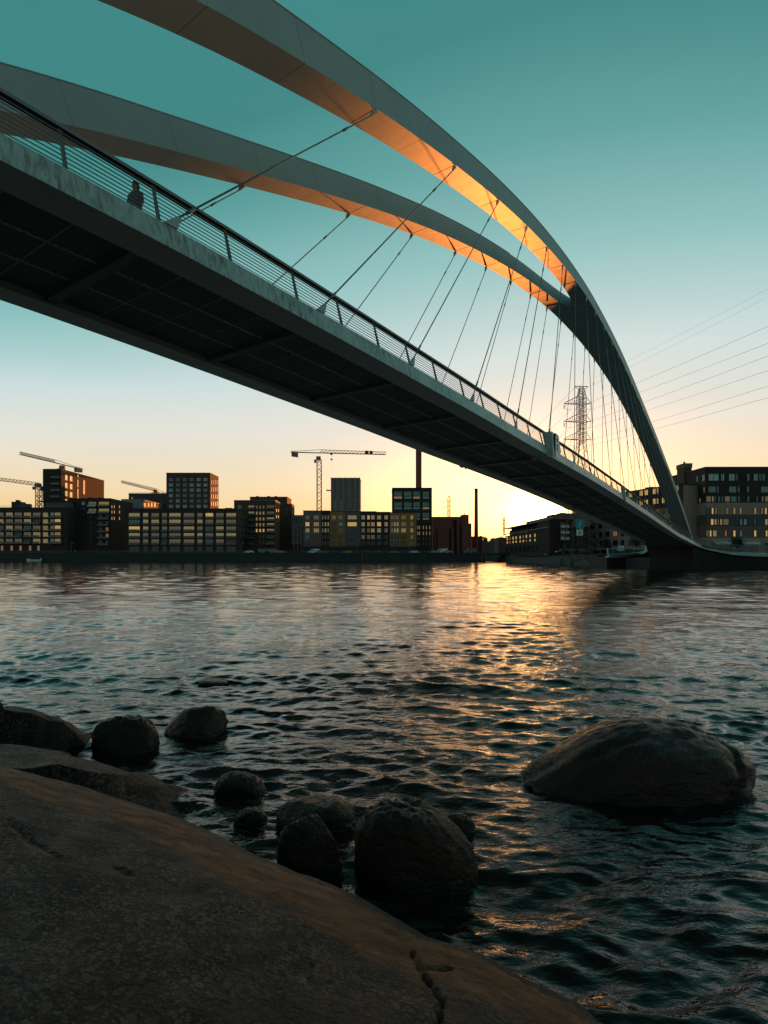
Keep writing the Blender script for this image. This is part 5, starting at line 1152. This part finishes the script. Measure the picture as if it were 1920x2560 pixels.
# cranes
def crane(label, mast_px, Y, mast_top, mast_bot, tip, tail, mt, rw_=.9, hw=.85, counter=True, hook=None, boards=()):
    x = XW(mast_px, Y); z0, z1 = ZW(mast_bot, Y), ZW(mast_top, Y); r_ = thing('tower_crane', (x, Y, z0), label, 'crane')
    b = MB(); lattice(b, sq(x, Y, z0, hw), sq(x, Y, z1, hw), max(6, int((z1 - z0) / 2.0)), .20, rb=.11); b.build('mast', mt, r_)
    P1, P2 = W(tip[0], tip[1], Y + tip[2]), W(tail[0], tail[1], Y + tail[2]); c = Vector((x, Y, 0)); f = (x - P1.x) / (P2.x - P1.x); ctr = P1.lerp(P2, f)
    d = (P2 - P1).normalized(); sd_ = Vector((0, 1, 0)) * .6 if abs(d.x) > .5 else Vector((1, 0, 0)) * .6
    b = MB(); H = 1.7; n = 18
    b.bar(P1 + sd_, ctr + sd_, .17); b.bar(P1 - sd_, ctr - sd_, .17); b.bar(P1 + Vector((0, 0, H * .8)), ctr + Vector((0, 0, H)), .18)
    for k in range(n):
        q0, q1 = P1.lerp(ctr, k / n), P1.lerp(ctr, (k + 1) / n); up = Vector((0, 0, H)); m_ = q0.lerp(q1, .0) + up * .9
        for s_ in (sd_, -sd_): b.bar(q0 + up * .9, q1 + s_, .10); b.bar(q0 + s_, q0 + up * .9, .08)
    b.build('jib', mt, r_)
    b = MB(); b.bar(ctr + sd_, P2 + sd_, .2); b.bar(ctr - sd_, P2 - sd_, .2); b.bar(ctr + Vector((0, 0, H)), P2 + Vector((0, 0, .3)), .14); b.bar(P2 + sd_ + Vector((0, 0, 1)), P2.lerp(ctr, .25) + sd_ + Vector((0, 0, 1)), .06); b.build('counter_jib', mt, r_)
    q = P2.lerp(ctr, .03); q2 = P2.lerp(ctr, .26); up = Vector((0, 0, 1)); b = MB(); s5 = sd_ * 1.3
    b.box8([q - s5 - up * 2.2, q2 - s5 - up * 2.6, q2 + s5 - up * 2.6, q + s5 - up * 2.2, q - s5 + up * .1, q2 - s5 + up * .1, q2 + s5 + up * .1, q + s5 + up * .1]); b.build('counterweight', 'crane_grey', r_)
    b = MB(); b.box(x - 1.5, x + .9, Y - 1.2, Y + 1.0, z1 - .2, z1 + 1.6); b.box(x - 2.6, x - 1.5, Y - 1.4, Y - .2, z1 - 1.8, z1 - .2); b.build('cab', 'crane_grey', r_)
    for (b0, b1) in boards:
        q0, q1 = P1.lerp(ctr, b0), P1.lerp(ctr, b1); b = MB(); o_ = -sd_ * 1.25
        b.box8([q0 + o_, q1 + o_, q1 + o_ * 1.06, q0 + o_ * 1.06, q0 + o_ + up * 1.7, q1 + o_ + up * 1.7, q1 + o_ * 1.06 + up * 1.7, q0 + o_ * 1.06 + up * 1.7]); b.build('banner', 'wood', r_)
    if hook:
        q = P1.lerp(P2, hook); b = MB(); b.box(q.x - .7, q.x + .7, q.y - .5, q.y + .5, q.z - .8, q.z - .1); b.bar(q - up * .8, q - up * 3, .03); b.bar(q + Vector((.25, 0, -.8)), q + Vector((.25, 0, -3)), .03); b.box(q.x - .5, q.x + .6, q.y - .3, q.y + .3, q.z - 3.7, q.z - 3); b.bar(q - up * 3.7, q - up * 9.5, .025); b.build('hook_block', 'crane_grey', r_)
    return r_
crane('large yellow tower crane with a level jib over the joined row', 798, 300, 1149, 1285, (965, 1136.5, 0), (727, 1130.5, 0), 'crane_yellow', hook=.573, boards=((.26, .315), (.20, .245)), hw=1.15)
crane('grey crane whose jib pokes up to the left above the dark brick tower', 157, 330, 1171, 1190, (50, 1136, -30), (205, 1173, 12), 'crane_grey')
crane('crane at the left edge with its jib running out of the picture', 97, 300, 1216, 1275, (-70, 1192, 0), (105, 1216, 0), 'crane_grey', hw=1.1)
crane('small crane with a slanting jib left of the six-column tower', 391, 345, 1231, 1245, (303.6, 1207, 0), (420, 1236, 0), 'crane_grey')
# sign below the bridge (cable crossing) on its frame
r_ = thing('cable_sign', tuple(W(1450, 1412, 140)), 'teal square sign with a white lightning bolt above a white plate reading 21', 'sign')
Ys = 140.0; b = MB()
for px in (1446, 1455): b.bar(W(px, 1414, Ys + .25), W(px, 1297, Ys + .25), .07, 0, 6)
b.bar(W(1440, 1300, Ys + .2), W(1461, 1300, Ys + .2), .05); b.bar(W(1440, 1321.5, Ys + .2), W(1461, 1321.5, Ys + .2), .05); b.build('frame', 'pylon', r_)
def plate(P, mt, edge, nm, parent, Y0, th=.06):
    b = MB(); f0 = [W(x, y, Y0) for x, y in P]; f1 = [W(x, y, Y0) + Vector((0, th, 0)) for x, y in P]; b.face(f0[::-1]); b.face(f1, 1)
    n = len(P)
    for i in range(n): b.face([f0[i], f0[(i + 1) % n], f1[(i + 1) % n], f1[i]], 1)
    return b.build(nm, [mt, edge], parent)
def stroke2(pl, th, Y0, mt, nm, parent):
    b = MB()
    for seg in pl:
        for (x0, y0), (x1, y1) in zip(seg[:-1], seg[1:]):
            dx, dy = x1 - x0, y1 - y0; l = math.hypot(dx, dy); nx, ny = -dy / l * th, dx / l * th; ex, ey = dx / l * th * .6, dy / l * th * .6
            P = [(x0 + nx - ex, y0 + ny - ey), (x1 + nx + ex, y1 + ny + ey), (x1 - nx + ex, y1 - ny + ey), (x0 - nx - ex, y0 - ny - ey)]
            f0 = [W(a, c, Y0) for a, c in P]; f1 = [q + Vector((0, .03, 0)) for q in f0]; b.box8(f0 + f1)
    return b.build(nm, mt, parent)
p1 = plate([(1439, 1299), (1461, 1299), (1461, 1320.7), (1439, 1320.7)], 'teal_sign', 'frame', 'warning_plate', r_, Ys)
stroke2([[(1451.5, 1303.5), (1447.7, 1309.2), (1452.8, 1308.6), (1445.2, 1317.5)]], .75, Ys - .05, 'white_sign', 'lightning_bolt', p1)
p2 = plate([(1441, 1323), (1443, 1323), (1449, 1326.2), (1455.5, 1323), (1457.5, 1323), (1457.5, 1339), (1441, 1339)], 'white_sign', 'frame', 'number_plate', r_, Ys)
stroke2([[(1446.2, 1331.2), (1447.3, 1330), (1449, 1330.2), (1449.4, 1331.6), (1446.2, 1335.8), (1449.6, 1335.8)], [(1450.9, 1331.3), (1452.4, 1330), (1452.4, 1336)]], .45, Ys - .05, 'ink', 'numerals', p2)
# information board and life ring on the far flare
pb0 = W(1552.5, 1371, 116); r_ = thing('information_board', (pb0.x, pb0.y, GR), 'pale square board with a dark diagonal arrow, behind the far railing of the landing', 'sign')
b = MB(); b.box(pb0.x - .62, pb0.x + .62, pb0.y, pb0.y + .06, ZW(1376.5, 116), ZW(1364.5, 116)); b.build('board', 'white_sign', r_)
b = MB(); b.bar((pb0.x - .4, pb0.y - .03, ZW(1367, 116)), (pb0.x + .4, pb0.y - .03, ZW(1373, 116)), .05); b.bar((pb0.x + .4, pb0.y - .03, ZW(1373, 116)), (pb0.x + .1, pb0.y - .03, ZW(1373, 116)), .05); b.build('arrow', 'ink', r_)
b = MB(); b.bar((pb0.x, pb0.y + .08, GR - .3), (pb0.x, pb0.y + .08, ZW(1366, 116)), .05); b.build('post', 'pylon', r_)
# ------------------------------------------------------------------ vehicles
def car(px, Y, z, L_, face, label, paint, van=False, group=None):
    x = XW(px, Y); r_ = thing('parked_van' if van else 'parked_car', (x, Y, z), label, 'van' if van else 'car', group)
    H = 2.1 if van else 1.42; Wd = .9
    prof = [(-.5, .35), (-.5, .62), (-.47, .98 if not van else 2.0), (-.36, 1.0 if not van else H), (.5, .8), (.5, .35)]
    if van: prof = [(-.5, .35), (-.5, 1.95), (-.47, H), (.22, H), (.36, 1.15), (.49, .95), (.5, .35)]
    else: prof = [(-.5, .35), (-.495, .80), (-.44, .95), (-.24, .97), (.24, .93), (.47, .78), (.5, .60), (.5, .35)]
    b = MB(); s_ = 1 if face > 0 else -1
    sec = lambda y_, k: [(x + s_ * p[0] * L_ * k, Y + y_, z + (p[1] if True else 0)) for p in prof]
    b.loft([sec(-Wd, .98), sec(-Wd + .1, 1), sec(Wd - .1, 1), sec(Wd, .98)], 0, smooth=False)
    if not van:
        pr = [(-.36, .95), (-.24, H), (.10, H), (.28, .94)]; sec2 = lambda y_, k: [(x + s_ * p[0] * L_, Y + y_, z + p[1]) for p in pr]
        b.loft([sec2(-Wd + .12, 1), sec2(Wd - .12, 1)], 0, smooth=False)
    b.build('body', paint, r_)
    b = MB(); wy = -Wd - .012 if van else -Wd + .10
    q = [(.20, 1.95), (.33, 1.2), (.08, 1.2), (.08, 1.95)] if van else [(-.31, 1.0), (-.225, H - .08), (.09, H - .08), (.22, 1.0)]
    b.face([(x + s_ * p[0] * L_, Y + wy, z + p[1]) for p in q]); b.face([(x + s_ * p[0] * L_, Y + wy - .01, z + p[1]) for p in q]); b.build('side_window', 'g_dark', r_)
    for wx in (-.31, .31):
        for wy in (-Wd + .02, Wd - .2):
            b = MB(); b.bar((x + s_ * wx * L_, Y + wy - .02, z + .33), (x + s_ * wx * L_, Y + wy + .18, z + .33), .33, 0, 12); b.build('wheel', 'rubber', r_)
    return r_
Mc = lambda n, c: M.setdefault(n, mat(n, c, .3))
Mc('dark_car', (.03, .035, .04)); Mc('teal_car', (.12, .22, .22)); Mc('green_car', (.35, .40, .04)); Mc('silver_car', (.35, .40, .40))
gq = 'vehicles along the quay'
car(785, 250, GL, 4.9, -1, 'white van parked in front of the joined row houses', 'white_paint', True, gq)
car(801, 247, GL, 4.4, 1, 'pale low car right behind the white van at the joined row', 'teal_car', group=gq)
car(815, 249, GL, 4.4, 1, 'darker teal car two places right of the white van', 'dark_car', group=gq)
car(869, 248, GL, 4.4, -1, 'yellow green car in front of the blue grey house', 'green_car', group=gq)
car(920, 249, GL, 4.4, 1, 'dark car in front of the dark brown house', 'dark_car', group=gq)
car(948, 248, GL, 4.4, 1, 'dim grey car in front of the black row house', 'dark_car', group=gq)
car(984, 248, GL, 4.5, -1, 'dark teal car in front of the white gridded house', 'teal_car', group=gq)
car(1035, 248, GL, 4.4, -1, 'white hatchback in front of the right ochre house', 'white_paint', group=gq)
car(1087, 240, GL, 4.4, -1, 'pale car left of the white box van by the power plant', 'silver_car', group=gq)
car(1104, 243, GL, 5.2, -1, 'white box van parked before the power plant', 'white_paint', True, gq)
car(1118, 238, GL, 4.4, -1, 'silver dark car in front of the white box van', 'silver_car', group=gq)
car(1177, 238, GL, 4.9, -1, 'pale van parked under the slender chimney', 'teal_car', True, gq)
car(622, 243, GL, 4.3, -1, 'pale teal car left of the graffiti', 'white_paint', group=gq)
car(659, 247, GL, 4.6, 1, 'dark van in front of the brown brick block', 'teal_car', True, gq)
car(680, 247, GL, 5.0, 1, 'dark teal box van right of the dark van', 'teal_car', True, gq)
car(700, 246, GL, 4.3, 1, 'small pale car in front of the grid facade', 'silver_car', group=gq)
car(1408, 160, GR + .35, 4.2, -1, 'dark car on the right bank, left of the pylon', 'dark_car', group=gq)
car(1427, 160, GR + .35, 4.2, -1, 'dark car on the right bank, behind the pylon legs', 'dark_car', group=gq)
car(1452, 160, GR + .35, 4.2, -1, 'dark car below the plate reading 21', 'dark_car', group=gq)
# motorboat
bx, by = XW(86, 238), 238; r_ = thing('motorboat', (bx, by, 0), 'small white motorboat moored at the quay wall at left', 'boat')
b = MB(); secs = []
for t in np.linspace(0, 1, 12):
    xx = bx - 3.3 + 6.0 * t; wd = 1.15 * math.sin(math.pi * min(1, .12 + t * .75)) ** .6 * (1 if t > .3 else t / .3 * .9 + .05); sh = .95 + .45 * (1 - t) ** 2
    secs.append([(xx, by - wd, sh), (xx + .1, by - wd * .7, .2), (xx + .15, by, -.25), (xx + .1, by + wd * .7, .2), (xx, by + wd, sh)])
b.loft(secs, 0); b.build('hull', 'white_paint', r_)
b = MB(); b.box8([(bx - 1.2, by - .8, 1.0), (bx - .3, by - .8, 1.0), (bx - .3, by + .8, 1.0), (bx - 1.2, by + .8, 1.0), (bx - .75, by - .65, 1.6), (bx - .3, by - .65, 1.6), (bx - .3, by + .65, 1.6), (bx - .75, by + .65, 1.6)]); b.build('windshield', 'g_dark', r_)
b = MB(); b.box(bx + 2.7, bx + 3.2, by - .25, by + .25, .5, 1.5); b.bar((bx + 3.0, by, .6), (bx + 3.1, by, -.5), .08); b.build('outboard_motor', 'white_paint', r_)
# small floating dock / dinghy shelf behind
x, y = XW(119, 239), 239; b = MB(); b.box(x - 1.8, x + 1.6, y - .5, y + .5, 2.2, 2.45); b.bar((x - 1.2, y, 2.2), (x - 1.5, y, 1.2), .1); tag(b.build('fender_board', 'teal_car'), 'small pale fender board on the quay wall, right of the motorboat', 'fender')
b = MB(); b.box(XW(515, 240), XW(575, 240), 238.5, 240, -.2, .35); tag(b.build('floating_dock', 'beige_dark'), 'low reddish floating dock against the quay wall left of the graffiti', 'dock')
# street lamps
def lamp(px, Y, z, h, label):
    x = XW(px, Y); r_ = thing('street_lamp', (x, Y, z), label, 'lamp', 'street lamps'); b = MB(); b.bar((x, Y, z), (x, Y, z + h), .08, 0, 8, .05); b.build('pole', 'railing', r_)
    b = MB(); b.box(x - .05, x + .9, Y - .15, Y + .15, z + h, z + h + .14); b.build('lamp_head', 'balc_white', r_)
lamp(178, 246, GL, 4.6, 'street lamp in front of the near-black brick block'); lamp(893, 246, GL, 5.5, 'street lamp in front of the blue grey house'); lamp(1024, 246, GL, 4.4, 'street lamp with a white head above the white hatchback')
lamp(603, 246, GL, 4.5, 'street lamp at the right end of the ten-column balcony block'); lamp(1561, 135, GR, 5.5, 'street lamp behind the information board')
# people on the banks
person(tuple(Vector((XW(1364, 170), 170, GR - .55))), 3.0, 'person in a pale teal top sitting on the stone steps', coat='teal_cloth', pose='sit')
person(tuple(Vector((XW(186, 246), 246.5, GL))), 3.0, 'person in a pale top standing on the left quay', coat='teal_cloth')
person(tuple(Vector((XW(240, 246), 246.5, GL))), 2.0, 'person in dark clothes standing on the left quay, farther right', coat='coat')
person(tuple(Vector((XW(434, 246), 246.5, GL))), 2.5, 'person in grey on the quay above the two white plates', coat='teal_cloth')
# ------------------------------------------------------------------ trees
def tree(px, Y, z, h, r, label, n=900, seed=1, leaf=.22, cat='tree'):
    rs = random.Random(seed); x = XW(px, Y); r_ = thing('tree', (x, Y, z), label, cat)
    b = MB(); b.bar((x, Y, z - .2), (x + .05, Y, z + h * .55), r * .07, 0, 8, r * .04); cl = []
    for k in range(9):
        a = k * 2.4 + rs.random(); zz = z + h * (.35 + .055 * k); e = Vector((x + math.cos(a) * r * (.75 - .05 * k) * (.7 + .5 * rs.random()), Y + math.sin(a) * r * .6, zz + r * .45)); b.bar((x, Y, zz), e, r * .03, 0, 5, r * .012); cl.append((e, r * (.30 + .25 * rs.random())))
    cl += [(Vector((x + rs.uniform(-.3, .3) * r, Y + rs.uniform(-.3, .3) * r, z + h * rs.uniform(.5, .92))), r * rs.uniform(.25, .45)) for _ in range(8)]
    b.build('trunk', 'bark', r_); b = MB()
    for _ in range(n):
        c, rr = rs.choice(cl); d = Vector((rs.gauss(0, 1), rs.gauss(0, 1), rs.gauss(0, 1))).normalized() * rr * rs.random() ** .4; p = c + d
        u = Vector((rs.gauss(0, 1), rs.gauss(0, 1), rs.gauss(0, 1))).normalized(); v = u.orthogonal().normalized(); s_ = leaf * rs.uniform(.6, 1.3); b.face([p - u * s_, p + v * s_ * .6, p + u * s_, p - v * s_ * .6])
    b.build('crown', 'leaf', r_)
tree(1844, 118, GR - .2, 3.6, 1.6, 'dark leafy tree before the awnings of the striped block', seed=3)
tree(1517, 140, GR, 4.2, 1.1, 'slim dark tree left of the information board', seed=4)
tree(1591, 130, GR, 4.4, 1.7, 'round dark tree right of the information board', seed=5)
tree(1421, 165, GR, 3.5, 1.1, 'small dark tree under the teal sign', seed=6)
for i, (px, yt, lab) in enumerate(((1199, 1338, 'tree left of the glow, behind the ribbed shed'), (1212, 1340, 'rounded tree behind the low grey warehouse'), (1232, 1346, 'tree at the left side of the sunset gap'),
                                   (1243, 1342, 'tree at the right side of the sunset gap'), (1253, 1341, 'tree just left of the terraced brick block'))):
    Yt = 440 + i * 12; hh = ZW(yt, Yt) - GL; tree(px, Yt, GL, hh, 4.2, lab, n=700, seed=20 + i, leaf=.55)
# distant wooded shore closing the horizon
b = MB(); rs = random.Random(5)
for i in range(160):
    x = -1500 + i * 20; h = 6 + 5 * rs.random(); y = 1450 + rs.uniform(-20, 20)
    b.rings([[(x + 16 * math.cos(k), y + 10 * math.sin(k), z) for k in (0, 1.05, 2.1, 3.14, 4.2, 5.2)] for z in (0, h * .7)] + [[(x + 9 * math.cos(k), y + 6 * math.sin(k), h) for k in (0, 1.05, 2.1, 3.14, 4.2, 5.2)]])
tag(b.build('wooded_shore', 'leaf'), 'distant strip of woods on the horizon', 'woods', kind='stuff')
